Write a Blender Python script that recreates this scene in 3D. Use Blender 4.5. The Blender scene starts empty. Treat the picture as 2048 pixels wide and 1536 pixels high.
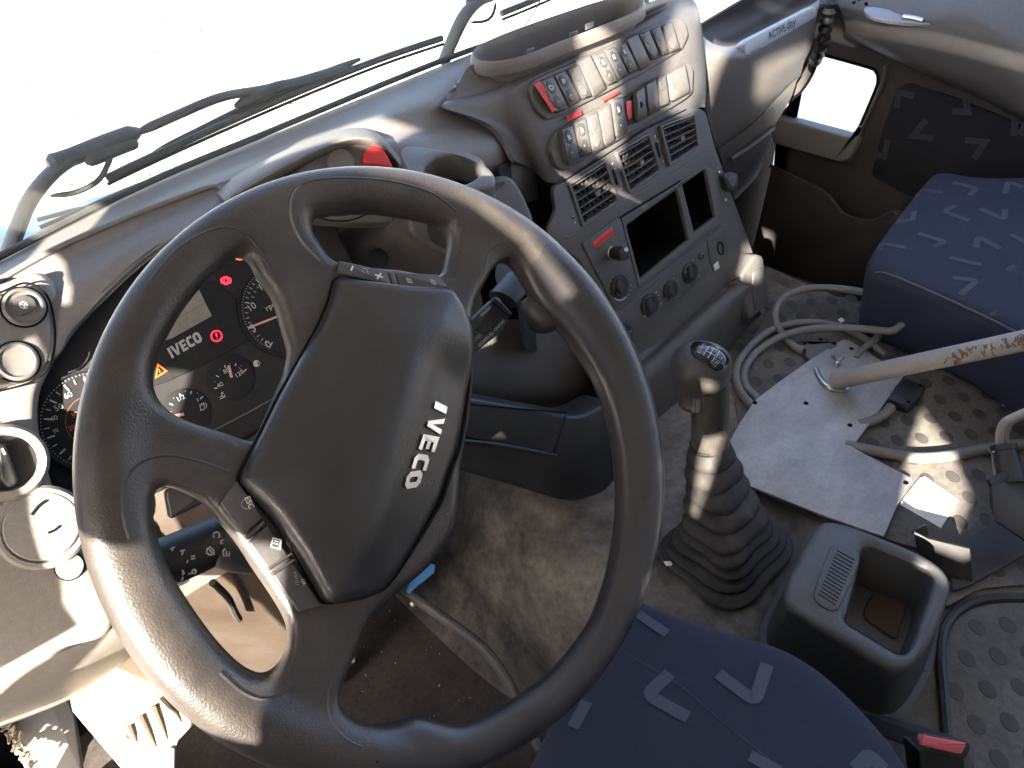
import bpy, math, random
import numpy as np
from mathutils import Vector, Matrix
from mathutils.geometry import tessellate_polygon
from mathutils.bvhtree import BVHTree
random.seed(7)
S = bpy.context.scene
COL = S.collection
# ---------------------------------------------------------------- camera
F, CX, CY = 1600.0, 1024.0, 768.0
_x = np.array([2666, -1838, 1600.0]); _x /= np.linalg.norm(_x)
_y = np.array([-1824, -1252, 1600.0]); _y -= _x * _y.dot(_x); _y /= np.linalg.norm(_y)
MW = np.array([_x, _y, np.cross(_x, _y)])
CAM = np.array([0.0, 0.0, 1.30])
cd = bpy.data.cameras.new('camera'); cam = bpy.data.objects.new('camera', cd); COL.objects.link(cam)
cd.sensor_width = 36.0; cd.lens = F / 2048 * 36.0; cd.clip_start = 0.02; cd.clip_end = 500
cam.matrix_world = Matrix(((MW[0][0], -MW[0][1], -MW[0][2], CAM[0]), (MW[1][0], -MW[1][1], -MW[1][2], CAM[1]),
                           (MW[2][0], -MW[2][1], -MW[2][2], CAM[2]), (0, 0, 0, 1)))
S.camera = cam
# ---------------------------------------------------------------- world, sun, exposure
SUN = Vector((0.75, 0.42, -0.50)).normalized()          # the way the light travels
w = bpy.data.worlds.new('World'); S.world = w; w.use_nodes = True
wn = w.node_tree.nodes; wl = w.node_tree.links
bg = wn['Background']; sky = wn.new('ShaderNodeTexSky'); sky.sky_type = 'NISHITA'; sky.sun_disc = False
sky.sun_elevation = math.asin(-SUN.z); sky.sun_rotation = math.atan2(-SUN.x, -SUN.y)
sky.dust_density = 3.5; sky.air_density = 0.7; sky.ozone_density = 0.5
wl.new(sky.outputs[0], bg.inputs[0]); bg.inputs[1].default_value = 0.115
ld = bpy.data.lights.new('sun', 'SUN'); ld.energy = 5.0; ld.angle = math.radians(0.6); ld.color = (1, 0.915, 0.79)
sun = bpy.data.objects.new('sun', ld); COL.objects.link(sun); sun.rotation_euler = SUN.to_track_quat('-Z', 'Y').to_euler()
sun.location = (-3, -2, 4)
S.view_settings.view_transform = 'Standard'; S.view_settings.look = 'None'; S.view_settings.gamma = 1
S.view_settings.exposure = 3.3
S.cycles.use_denoising = True; S.cycles.max_bounces = 8; S.cycles.diffuse_bounces = 5; S.cycles.transparent_max_bounces = 12
S.cycles.caustics_reflective = False; S.cycles.caustics_refractive = False
S.cycles.sample_clamp_indirect = 6.0
# ---------------------------------------------------------------- pixel -> place
def ray(px, py): return MW @ np.array([(px - CX) / F, (py - CY) / F, 1.0])
def Zp(px, py, z): d = ray(px, py); return CAM + d * ((z - CAM[2]) / d[2])
def Yp(px, py, y): d = ray(px, py); return CAM + d * ((y - CAM[1]) / d[1])
def Xp(px, py, x): d = ray(px, py); return CAM + d * ((x - CAM[0]) / d[0])
class Pl:
    def __init__(s, P, n, xh=(1, 0, 0)):
        s.P = np.array(P, float); s.n = np.array(n, float); s.n /= np.linalg.norm(s.n)
        xh = np.array(xh, float); s.u = xh - s.n * s.n.dot(xh); s.u /= np.linalg.norm(s.u); s.v = np.cross(s.n, s.u)
    def hit(s, px, py, o=0.0):
        d = ray(px, py); return CAM + d * ((s.P + s.n * o - CAM).dot(s.n) / d.dot(s.n))
    def uv(s, px, py, o=0.0):
        q = s.hit(px, py, o) - s.P; return (q.dot(s.u), q.dot(s.v))
    def w(s, u, v, h=0.0): return s.P + s.u * u + s.v * v + s.n * h
    def uvs(s, pts, o=0.0): return [s.uv(p[0], p[1], o) for p in pts]
    def off(s, h): return Pl(s.P + s.n * h, s.n, s.u)
# ---------------------------------------------------------------- materials
def mat(name, col, rough=0.5, bump=0.0, bscale=400.0, dust=0.0, dcol=(0.20, 0.175, 0.145), dscale=9.0, metal=0.0, spec=0.5,
        mottle=0.0, emit=None, est=0.0, vor=False, coat=0.0, streak=None, grit=160.0, gamt=0.12, swirl=0.0):
    m = bpy.data.materials.new(name); m.use_nodes = True; n = m.node_tree.nodes; l = m.node_tree.links
    b = n['Principled BSDF']; b.inputs['Roughness'].default_value = rough; b.inputs['Metallic'].default_value = metal
    b.inputs['Specular IOR Level'].default_value = spec; b.inputs['Coat Weight'].default_value = coat
    b.inputs['Base Color'].default_value = (*col, 1)
    tc = n.new('ShaderNodeTexCoord'); src = tc.outputs['Object']
    if streak:
        mp = n.new('ShaderNodeMapping'); mp.inputs['Scale'].default_value = streak; l.new(src, mp.inputs[0]); dsrc = mp.outputs[0]
    else: dsrc = src
    cur = None
    if mottle or dust:
        nz = n.new('ShaderNodeTexNoise'); nz.inputs['Scale'].default_value = dscale; nz.inputs['Detail'].default_value = 9; nz.inputs['Roughness'].default_value = 0.65
        l.new(dsrc, nz.inputs['Vector'])
        r = n.new('ShaderNodeValToRGB'); r.color_ramp.elements[0].position = 0.38; r.color_ramp.elements[1].position = 0.72
        c1 = tuple(col[i] * (1 - dust * 0.15) for i in range(3)); c2 = tuple(col[i] * (1 - dust) + dcol[i] * dust for i in range(3))
        if mottle: c1 = tuple(c * (1 - mottle) for c in c1); c2 = tuple(c * (1 + mottle) for c in c2)
        r.color_ramp.elements[0].color = (*c1, 1); r.color_ramp.elements[1].color = (*c2, 1)
        l.new(nz.outputs['Fac'], r.inputs[0])
        fz = n.new('ShaderNodeTexNoise'); fz.inputs['Scale'].default_value = grit; fz.inputs['Detail'].default_value = 6; fz.inputs['Roughness'].default_value = 0.7; l.new(src, fz.inputs['Vector'])
        fm = n.new('ShaderNodeMapRange'); fm.inputs[1].default_value = 0.3; fm.inputs[2].default_value = 0.7; fm.inputs[3].default_value = 1 - gamt; fm.inputs[4].default_value = 1 + gamt; l.new(fz.outputs['Fac'], fm.inputs[0])
        mu = n.new('ShaderNodeMix'); mu.data_type = 'RGBA'; mu.blend_type = 'MULTIPLY'; mu.inputs[0].default_value = 1.0; l.new(r.outputs[0], mu.inputs[6]); l.new(fm.outputs[0], mu.inputs[7]); l.new(mu.outputs[2], b.inputs['Base Color'])
        nz.inputs['Distortion'].default_value = swirl
        rm = n.new('ShaderNodeMapRange'); rm.inputs[3].default_value = max(0.05, rough - 0.06); rm.inputs[4].default_value = min(1, rough + 0.14)
        l.new(nz.outputs['Fac'], rm.inputs[0]); l.new(rm.outputs[0], b.inputs['Roughness'])
    if bump:
        t = n.new('ShaderNodeTexVoronoi' if vor else 'ShaderNodeTexNoise'); t.inputs['Scale'].default_value = bscale
        if not vor: t.inputs['Detail'].default_value = 4
        l.new(src, t.inputs['Vector']); bp = n.new('ShaderNodeBump'); bp.inputs['Strength'].default_value = bump; bp.inputs['Distance'].default_value = 0.0012
        l.new(t.outputs[0], bp.inputs['Height']); l.new(bp.outputs[0], b.inputs['Normal'])
    if emit: b.inputs['Emission Color'].default_value = (*emit, 1); b.inputs['Emission Strength'].default_value = est
    return m
def glassmat(name, tint=(0.93, 0.96, 0.95), refl=0.9, dirt_haze=0.045):
    m = bpy.data.materials.new(name); m.use_nodes = True; n = m.node_tree.nodes; l = m.node_tree.links
    n.remove(n['Principled BSDF']); tr = n.new('ShaderNodeBsdfTransparent'); tr.inputs[0].default_value = (*tint, 1)
    g = n.new('ShaderNodeBsdfGlossy'); g.inputs['Roughness'].default_value = 0.02; g.inputs[0].default_value = (refl, refl, refl, 1)
    fr = n.new('ShaderNodeFresnel'); geo = n.new('ShaderNodeNewGeometry'); io = n.new('ShaderNodeMapRange'); io.inputs[3].default_value = 1.45; io.inputs[4].default_value = 1 / 1.45
    l.new(geo.outputs['Backfacing'], io.inputs[0]); l.new(io.outputs[0], fr.inputs[0]); mx = n.new('ShaderNodeMixShader')
    l.new(fr.outputs[0], mx.inputs[0]); l.new(tr.outputs[0], mx.inputs[1]); l.new(g.outputs[0], mx.inputs[2]); df = n.new('ShaderNodeBsdfDiffuse'); df.inputs[0].default_value = (0.6, 0.57, 0.52, 1); m2 = n.new('ShaderNodeMixShader'); m2.inputs[0].default_value = dirt_haze  # pale diffuse film mixed into the glass stands in for veiling glare
    l.new(mx.outputs[0], m2.inputs[1]); l.new(df.outputs[0], m2.inputs[2]); l.new(m2.outputs[0], n['Material Output'].inputs[0])
    return m
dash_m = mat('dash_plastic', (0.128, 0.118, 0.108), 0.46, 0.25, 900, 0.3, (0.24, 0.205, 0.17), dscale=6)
sunlit_dusty_m = mat('sunlit_dusty_plastic', (0.21, 0.192, 0.172), 0.5, 0.25, 900, 0.35, (0.28, 0.25, 0.205), dscale=6)  # dusty dash plastic with strong sunlight put into its paler colour
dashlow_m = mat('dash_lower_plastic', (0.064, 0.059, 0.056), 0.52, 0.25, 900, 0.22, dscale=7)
cons_m = mat('console_plastic', (0.080, 0.074, 0.071), 0.44, 0.2, 1000, 0.16, dscale=8)
sw_m = mat('switch_plastic', (0.098, 0.091, 0.086), 0.38, 0.1, 1200, 0.15, dscale=20)
swd_m = mat('switch_inset', (0.052, 0.049, 0.047), 0.42, 0.1, 1200, 0.12, dscale=20)
leather_m = mat('wheel_leather', (0.026, 0.0215, 0.019), 0.35, 0.16, 620, 0.18, dscale=12, vor=True)
smooth_m = mat('wheel_smooth_leather', (0.026, 0.024, 0.025), 0.30, 0.12, 700, 0.08, dscale=12)
pad_m = mat('hub_pad_vinyl', (0.019, 0.018, 0.018), 0.31, 0.12, 760, 0.05, dscale=12, vor=True)
btn_m = mat('wheel_button_plastic', (0.050, 0.046, 0.048), 0.4, 0.05, 900, 0.1, dscale=30)
black_m = mat('black_plastic', (0.012, 0.012, 0.012), 0.45, 0.1, 600, 0.12, dscale=14)
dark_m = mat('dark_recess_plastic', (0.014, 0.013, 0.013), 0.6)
seam_m = mat('seam_black', (0.006, 0.006, 0.006), 0.8, spec=0.08)
chrome_m = mat('badge_chrome', (0.52, 0.52, 0.53), 0.30, metal=1.0)
steel_m = mat('zinc_steel', (0.6, 0.58, 0.55), 0.3, metal=1.0)
dprint_m = mat('dial_print', (0.40, 0.40, 0.39), 0.7, spec=0.2)
white_m = mat('white_print', (0.62, 0.61, 0.6), 0.6)
grey_m = mat('grey_print', (0.30, 0.29, 0.29), 0.6)
orange_m = mat('orange_print', (0.55, 0.12, 0.03), 0.6)
green_m = mat('green_print', (0.10, 0.20, 0.11), 0.6)
red_m = mat('red_label_tape', (0.62, 0.035, 0.025), 0.35, dust=0.08, dscale=40)
redbtn_m = mat('red_button_plastic', (0.45, 0.02, 0.025), 0.45, 0.1, 700, 0.08)
lampred_m = mat('lamp_red', (0.5, 0.01, 0.02), 0.5, emit=(1, 0.03, 0.06), est=0.22)
lampor_m = mat('lamp_orange', (0.4, 0.08, 0.01), 0.5, emit=(1, 0.22, 0.03), est=0.14)
face_m = mat('dial_face', (0.010, 0.010, 0.011), 0.7, dust=0.04, dscale=20, spec=0.2)
lcd_m = mat('lcd_screen', (0.17, 0.163, 0.13), 0.3, mottle=0.12, dscale=40)
needle_m = mat('needle_pink', (0.50, 0.26, 0.22), 0.5)
ground_m = mat('pale_gravel', (0.66, 0.62, 0.56), 0.9, 0.6, 60, 0.0, mottle=0.10, dscale=3.0)
mat_m = mat('rubber_mat', (0.076, 0.070, 0.063), 0.75, 0.25, 300, 0.55, (0.19, 0.168, 0.14), 6, grit=110, gamt=0.28)
dot_m = mat('rubber_mat_dimple', (0.040, 0.036, 0.033), 0.7, 0.15, 400, 0.25, (0.12, 0.10, 0.085), 12)
carpet_m = mat('dirty_felt', (0.040, 0.037, 0.034), 0.95, 0.3, 220, 1.0, (0.23, 0.205, 0.172), 4.2, grit=75, gamt=0.32, swirl=0.5)
floor_m = mat('dark_floor_rubber', (0.030, 0.024, 0.021), 0.8, 0.3, 200, 0.45, (0.12, 0.10, 0.082), 8, grit=90, gamt=0.35)
seat_m = mat('navy_cloth', (0.012, 0.016, 0.034), 0.85, 0.5, 1300, 0.05, (0.1, 0.1, 0.1), 9, grit=700, gamt=0.30, vor=True)
mark_m = mat('woven_mark_grey_blue', (0.055, 0.062, 0.085), 0.9, 0.3, 900)
alu_m = mat('scuffed_aluminium', (0.34, 0.33, 0.325), 0.5, 0.05, 60, 0.0, metal=0.3, mottle=0.24, dscale=7, streak=(1, 2.2, 1))
pole_m = mat('weathered_pole', (0.34, 0.315, 0.285), 0.5, 0.1, 200, 0.3, (0.25, 0.2, 0.16), 20, metal=0.2)
rust_m = mat('brown_scrape', (0.15, 0.095, 0.065), 0.8)
cable_m = mat('grey_cable', (0.15, 0.145, 0.138), 0.5, 0.08, 300, 0.15, dscale=30)
paper_m = mat('scrap_paper', (0.72, 0.69, 0.62), 0.8)
bluet_m = mat('blue_tape', (0.02, 0.17, 0.42), 0.6)
boot_m = mat('boot_rubber', (0.020, 0.018, 0.017), 0.6, 0.15, 500, 0.22, dscale=18, spec=0.3)
knob_m = mat('knob_leather', (0.030, 0.027, 0.024), 0.4, 0.35, 600, 0.18, dscale=25, vor=True)
gloss_m = mat('gloss_black', (0.006, 0.006, 0.006), 0.12, spec=0.3)
door_m = mat('door_plastic', (0.10, 0.094, 0.088), 0.5, 0.2, 900, 0.2, dscale=6)
doord_m = mat('door_dark_plastic', (0.046, 0.041, 0.037), 0.6, 0.2, 700, 0.2)
silver_m = mat('silver_trim', (0.28, 0.27, 0.27), 0.4, metal=0.3, dust=0.1)
sill_m = mat('kerb_window_sill', (0.27, 0.26, 0.245), 0.5, 0.1, 600)
pink_m = mat('pink_red_button', (0.60, 0.11, 0.12), 0.5, dust=0.1, dscale=40)
tan_m = mat('dusty_pedal_metal', (0.50, 0.42, 0.31), 0.6, 0.2, 200, 0.3, (0.6, 0.5, 0.38), 12)
roof_m = mat('grey_headlining', (0.30, 0.29, 0.28), 0.9)
glass_m = glassmat('window_glass')
bon_m = mat('pale_blue_paint', (0.52, 0.62, 0.70), 0.4)
tray_m = mat('tray_plastic', (0.055, 0.056, 0.057), 0.45, 0.25, 700, 0.12, dscale=10)
dirt_m = mat('dirt_crumbs', (0.055, 0.035, 0.022), 0.95, 0.9, 150, 0.3)
wip_m = mat('wiper_black', (0.035, 0.037, 0.036), 0.5, 0.15, 500, 0.25, (0.15, 0.15, 0.14), 25)
# ---------------------------------------------------------------- objects
def thing(name, label, cat, loc=(0, 0, 0), group=None, kind=None):
    o = bpy.data.objects.new(name, None); COL.objects.link(o); o.location = Vector(loc); o.empty_display_size = 0.05
    if label: o['label'] = label
    if cat: o['category'] = cat
    if group: o['group'] = group
    if kind: o['kind'] = kind
    return o
def tag(o, label=None, cat=None, group=None, kind=None):
    for k, v in (('label', label), ('category', cat), ('group', group), ('kind', kind)):
        if v: o[k] = v
    return o
def wpos(o):
    p = Vector((0, 0, 0))
    while o: p += o.location; o = o.parent
    return p
def obj(name, verts, faces, m, parent=None, smooth=True, ang=35, loc=None):
    me = bpy.data.meshes.new(name); V = np.array(verts, float)
    base = np.array(wpos(parent)) if parent else (np.array(loc, float) if loc is not None else V.mean(0))
    own = np.zeros(3)
    if parent: own = V.mean(0) - base; base = base + own
    me.from_pydata((V - base).tolist(), [], faces); me.materials.append(m)
    if smooth:
        me.polygons.foreach_set('use_smooth', [len(f) == 4 for f in faces])
        try: me.set_sharp_from_angle(angle=math.radians(ang))
        except Exception: pass
    me.update()
    o = bpy.data.objects.new(name, me); COL.objects.link(o)
    if parent: o.parent = parent; o.location = Vector(own)
    else: o.location = Vector(base)
    return o
class MB:
    def __init__(s): s.v = []; s.f = []
    def add(s, v, f):
        k = len(s.v); s.v += [tuple(p) for p in v]; s.f += [tuple(i + k for i in q) for q in f]; return s
    def build(s, name, m, parent=None, **k): return obj(name, s.v, s.f, m, parent, **k)
# ---------------------------------------------------------------- outlines
def area(p): return 0.5 * sum(p[i][0] * p[(i + 1) % len(p)][1] - p[(i + 1) % len(p)][0] * p[i][1] for i in range(len(p)))
def ccw(p): return list(p) if area(p) > 0 else list(p)[::-1]
def rnd(p, r, n=4):
    out = []; N = len(p)
    for i in range(N):
        a, b, c = (np.array(p[j % N], float) for j in (i - 1, i, i + 1))
        e1 = a - b; e2 = c - b; l1 = np.linalg.norm(e1); l2 = np.linalg.norm(e2)
        if l1 < 1e-9 or l2 < 1e-9: continue
        rr = min(r, l1 * 0.48, l2 * 0.48)
        s = b + e1 / l1 * rr; t = b + e2 / l2 * rr
        for k in range(n + 1):
            q = k / n; out.append(tuple((1 - q) ** 2 * s + 2 * q * (1 - q) * b + q * q * t))
    return out
def crc(p, n=6, closed=True):
    P = np.array(p, float); N = len(P); out = []
    for i in range(N if closed else N - 1):
        if closed: a, b, c, d = P[i - 1], P[i], P[(i + 1) % N], P[(i + 2) % N]
        else: a, b, c, d = P[max(i - 1, 0)], P[i], P[i + 1], P[min(i + 2, N - 1)]
        for k in range(n):
            t = k / n
            out.append(tuple(0.5 * (2 * b + (c - a) * t + (2 * a - 5 * b + 4 * c - d) * t * t + (3 * b - a - 3 * c + d) * t ** 3)))
    if not closed: out.append(tuple(P[-1]))
    return out
def inset(p, d):
    N = len(p); out = []
    for i in range(N):
        a, b, c = (np.array(p[j % N], float) for j in (i - 1, i, i + 1))
        e1 = b - a; e2 = c - b; e1 /= max(np.linalg.norm(e1), 1e-9); e2 /= max(np.linalg.norm(e2), 1e-9)
        n1 = np.array([-e1[1], e1[0]]); n2 = np.array([-e2[1], e2[0]]); m = n1 + n2; L = np.linalg.norm(m)
        if L < 1e-6: m = n1
        else: m = m / L; m = m / max(m.dot(n1), 0.4)
        out.append(tuple(b + m * d))
    return out
def slabmb(mb, pl, out, z0, z1, b=0.0, holes=()):
    """prism over a 2-D outline from z0 to z1 along the plane's normal, its upper edge rounded by b, with openings"""
    out = ccw(out); loops = [out] + [ccw(h)[::-1] for h in holes]
    prof = [(0, z0), (0, z1 - b)] + ([(b * 0.13, z1 - b * 0.5), (b * 0.5, z1 - b * 0.13), (b, z1)] if b else [])
    if not b: prof = [(0, z0), (0, z1)]
    tops = []; bots = []
    for L in loops:
        rings = []
        for d, z in prof:
            q = inset(L, d) if d else L
            k = len(mb.v); mb.v += [tuple(pl.w(x, y, z)) for x, y in q]; rings.append((k, q))
        n = len(L)
        for (k0, _), (k1, _) in zip(rings, rings[1:]):
            for i in range(n):
                j = (i + 1) % n; mb.f.append((k0 + i, k0 + j, k1 + j, k1 + i))
        tops.append(rings[-1]); bots.append(rings[0])
    for caps, flip in ((tops, 0), (bots, 1)):
        if len(caps) == 1:
            k, q = caps[0]; idx = list(range(k, k + len(q))); mb.f.append(tuple(idx[::-1] if flip else idx))
        else:
            idx = [k + i for k, q in caps for i in range(len(q))]
            fl = [p for k, q in caps for p in q]
            for t in tessellate_polygon([[Vector((x, y, 0)) for x, y in q] for k, q in caps]):
                a, b_, c = t; (x0, y0), (x1, y1), (x2, y2) = fl[a], fl[b_], fl[c]
                s = (x1 - x0) * (y2 - y0) - (x2 - x0) * (y1 - y0)
                t = (a, b_, c) if (s > 0) != bool(flip) else (a, c, b_)
                mb.f.append(tuple(idx[i] for i in t))
    return mb
def slab(name, pl, px, t, m, parent=None, top=0.0, b=0.0015, r=0.0, smooth=False, holes=(), hr=0.0, hsm=False, **k):
    def o(p, rr, sm): q = pl.uvs(p, top); q = crc(q) if sm else q; return rnd(q, rr) if rr else q
    return slabmb(MB(), pl, o(px, r, smooth), top - t, top, b, [o(h, hr, hsm) for h in holes]).build(name, m, parent, **k)
def grid(rows, nu=4, nv=4):
    R = [crc(r, nu, False) for r in rows]; Cc = list(zip(*R)); Cc = [crc(c, nv, False) for c in Cc]
    return np.array(Cc).transpose(1, 0, 2)
def loft(name, rows, m, parent=None, nu=5, nv=5, thick=0.006, **k):
    """smooth sheet through rows of points, with a real back a little behind it"""
    G = grid(rows, nu, nv); a, b = G.shape[:2]
    du = np.gradient(G, axis=1); dv = np.gradient(G, axis=0); N = np.cross(du, dv); N /= np.maximum(np.linalg.norm(N, axis=2, keepdims=True), 1e-9)
    c = G[a // 2, b // 2]
    if N[a // 2, b // 2].dot(CAM - c) < 0: N = -N; fl = True
    else: fl = False
    V = np.concatenate([G.reshape(-1, 3), (G - N * thick).reshape(-1, 3)]); n = a * b; f = []
    for i in range(a - 1):
        for j in range(b - 1):
            q = (i * b + j, i * b + j + 1, (i + 1) * b + j + 1, (i + 1) * b + j)
            q2 = tuple(x + n for x in q[::-1])
            f += [q[::-1], q2[::-1]] if fl else [q, q2]
    ed = [(0, j) for j in range(b)] + [(i, b - 1) for i in range(1, a)] + [(a - 1, j) for j in range(b - 2, -1, -1)] + [(i, 0) for i in range(a - 2, 0, -1)]
    ed = [i * b + j for i, j in ed]
    for p, q in zip(ed, ed[1:] + ed[:1]): f.append((p, q, q + n, p + n) if fl else (q, p, p + n, q + n))
    return obj(name, V, f, m, parent, **k)
def tubemb(mb, pts, r, n=10, sub=6, flat=1.0):
    P = np.array(crc(pts, sub, False) if sub > 1 else pts, float); rr = r if callable(r) else (lambda t: r)
    T = np.gradient(P, axis=0); T /= np.maximum(np.linalg.norm(T, axis=1, keepdims=True), 1e-9)
    up = np.array([0, 0, 1.0]) if abs(T[0][2]) < 0.9 else np.array([0, 1.0, 0]); k0 = len(mb.v); N = len(P)
    A = up - T[0] * up.dot(T[0]); A /= np.linalg.norm(A)
    for i in range(N):
        A = A - T[i] * A.dot(T[i]); A /= np.linalg.norm(A); B = np.cross(T[i], A); q = rr(i / (N - 1))
        for j in range(n):
            a = 2 * math.pi * j / n; mb.v.append(tuple(P[i] + (A * math.sin(a) * flat + B * math.cos(a)) * q))
    for i in range(N - 1):
        for j in range(n):
            j2 = (j + 1) % n; mb.f.append((k0 + i * n + j, k0 + i * n + j2, k0 + (i + 1) * n + j2, k0 + (i + 1) * n + j))
    mb.f.append(tuple(k0 + j for j in range(n))[::-1]); mb.f.append(tuple(k0 + (N - 1) * n + j for j in range(n)))
    return mb
def tube(name, pts, r, m, parent=None, n=10, sub=6, flat=1.0, **k): return tubemb(MB(), pts, r, n, sub, flat).build(name, m, parent, **k)
def lathemb(mb, pl, c, prof, n=28, sx=1.0, sy=1.0):
    k0 = len(mb.v); N = len(prof)
    for r, h in prof:
        for j in range(n):
            a = 2 * math.pi * j / n; mb.v.append(tuple(pl.w(c[0] + r * math.cos(a) * sx, c[1] + r * math.sin(a) * sy, h)))
    for i in range(N - 1):
        for j in range(n):
            j2 = (j + 1) % n; mb.f.append((k0 + i * n + j, k0 + i * n + j2, k0 + (i + 1) * n + j2, k0 + (i + 1) * n + j))
    mb.f.append(tuple(k0 + (N - 1) * n + j for j in range(n))); mb.f.append(tuple(k0 + j for j in range(n))[::-1])
    return mb
def lathe(name, pl, px, prof, m, parent=None, off=None, n=28, sx=1.0, sy=1.0, **k):
    c = pl.uv(px[0], px[1], prof[-1][1] if off is None else off)
    return lathemb(MB(), pl, c, prof, n, sx, sy).build(name, m, parent, **k)
def knobprof(r, h, e=0.0015): return [(r, -0.002), (r, h - e), (r - e * 0.3, h - e * 0.3), (r - e, h)]
_tc = {}
def textmesh(body, bold):
    if (body, bold) in _tc: return _tc[body, bold]
    cu = bpy.data.curves.new('t', 'FONT'); cu.body = body; cu.size = 1; cu.offset = bold; cu.resolution_u = 3
    o = bpy.data.objects.new('t', cu); COL.objects.link(o); dg = bpy.context.evaluated_depsgraph_get()
    me = bpy.data.meshes.new_from_object(o.evaluated_get(dg)); v = np.array([p.co[:2] for p in me.vertices]); f = [tuple(p.vertices) for p in me.polygons]
    bpy.data.objects.remove(o); bpy.data.meshes.remove(me); bpy.data.curves.remove(cu); _tc[body, bold] = (v, f); return v, f
def text(name, body, pl, p0, p1, m, parent, off=0.0006, hs=1.0, bold=0.0, slant=0.0):
    a = np.array(pl.uv(*p0, off)); b = np.array(pl.uv(*p1, off)); v, f = textmesh(body, bold)
    x0, x1 = v[:, 0].min(), v[:, 0].max(); L = np.linalg.norm(b - a); s = L / (x1 - x0); d = (b - a) / L; e = np.array([-d[1], d[0]])
    V = []
    for x, y in v:
        q = a + d * ((x - x0) + slant * y) * s + e * y * s * hs; V.append(pl.w(q[0], q[1], off))
    o = obj(name, V, f, m, parent, smooth=False); return o
def strokesmb(mb, pl, lines, wd, off=0.0006, raw=False):
    for i, L in enumerate(lines):
        q = [np.array(p if raw else pl.uv(p[0], p[1], off), float) for p in L]; n = len(q); V = []
        cl = n > 3 and np.linalg.norm(q[0] - q[-1]) < 1e-7
        for k in range(n):
            a = q[k - 1] if k else (q[-2] if cl else None); c = q[k + 1] if k < n - 1 else (q[1] if cl else None); b = q[k]
            ds = [x / max(np.linalg.norm(x), 1e-9) for x in ([b - a] if a is not None else []) + ([c - b] if c is not None else [])]
            ns = [np.array([-d[1], d[0]]) for d in ds]; m = sum(ns); m = m / max(np.linalg.norm(m), 1e-6); m = m / max(m.dot(ns[0]), 0.45) * wd / 2
            h = off + 0.00006 * (i % 7); V += [pl.w(*(b + m), h), pl.w(*(b - m), h)]
        mb.add(V, [(2 * k, 2 * k + 1, 2 * k + 3, 2 * k + 2) for k in range(n - 1)])
    return mb
def strokes(name, pl, lines, wd, m, parent, off=0.0006): return strokesmb(MB(), pl, lines, wd, off).build(name, m, parent, smooth=False)
def circ(c, r, n=16, a0=0, a1=360, sy=1.0): return [(c[0] + r * math.cos(math.radians(a0 + (a1 - a0) * i / n)), c[1] + r * sy * math.sin(math.radians(a0 + (a1 - a0) * i / n))) for i in range(n + 1)]
def box(name, lo, hi, m, parent=None, **k):
    (a, b, c), (d, e, f) = lo, hi
    v = [(a, b, c), (d, b, c), (d, e, c), (a, e, c), (a, b, f), (d, b, f), (d, e, f), (a, e, f)]
    return obj(name, v, [(3, 2, 1, 0), (4, 5, 6, 7), (0, 1, 5, 4), (1, 2, 6, 5), (2, 3, 7, 6), (3, 0, 4, 7)], m, parent, smooth=False, **k)
def bvh(o):
    me = o.data; W = wpos(o); return BVHTree.FromPolygons([v.co + W for v in me.vertices], [tuple(p.vertices) for p in me.polygons])
def onmesh(tree, px, py):
    d = Vector(ray(px, py)).normalized(); h = tree.ray_cast(Vector(CAM), d); n = h[1]
    if n is not None and n.dot(d) > 0: n = -n
    return h[0], n
# ---------------------------------------------------------------- implicit solids (wheel)
def polysdf(U, V, poly):
    P = np.array(poly, float); D = np.full(U.shape, 1e9); ins = np.zeros(U.shape, bool)
    for (ax, ay), (bx, by) in zip(P, np.roll(P, -1, 0)):
        ex, ey = bx - ax, by - ay; wx, wy = U - ax, V - ay
        t = np.clip((wx * ex + wy * ey) / max(ex * ex + ey * ey, 1e-12), 0, 1)
        D = np.minimum(D, (wx - ex * t) ** 2 + (wy - ey * t) ** 2)
        c = ((ay > V) != (by > V)) & (U < (bx - ax) * (V - ay) / ((by - ay) if abs(by - ay) > 1e-12 else 1e-12) + ax); ins ^= c
    return np.where(ins, -1, 1) * np.sqrt(D)
def smin(a, b, k): h = np.clip(0.5 + 0.5 * (b - a) / k, 0, 1); return b * (1 - h) + a * h - k * h * (1 - h)
def sstep(a, b, x): t = np.clip((x - a) / (b - a), 0, 1); return t * t * (3 - 2 * t)
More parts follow.
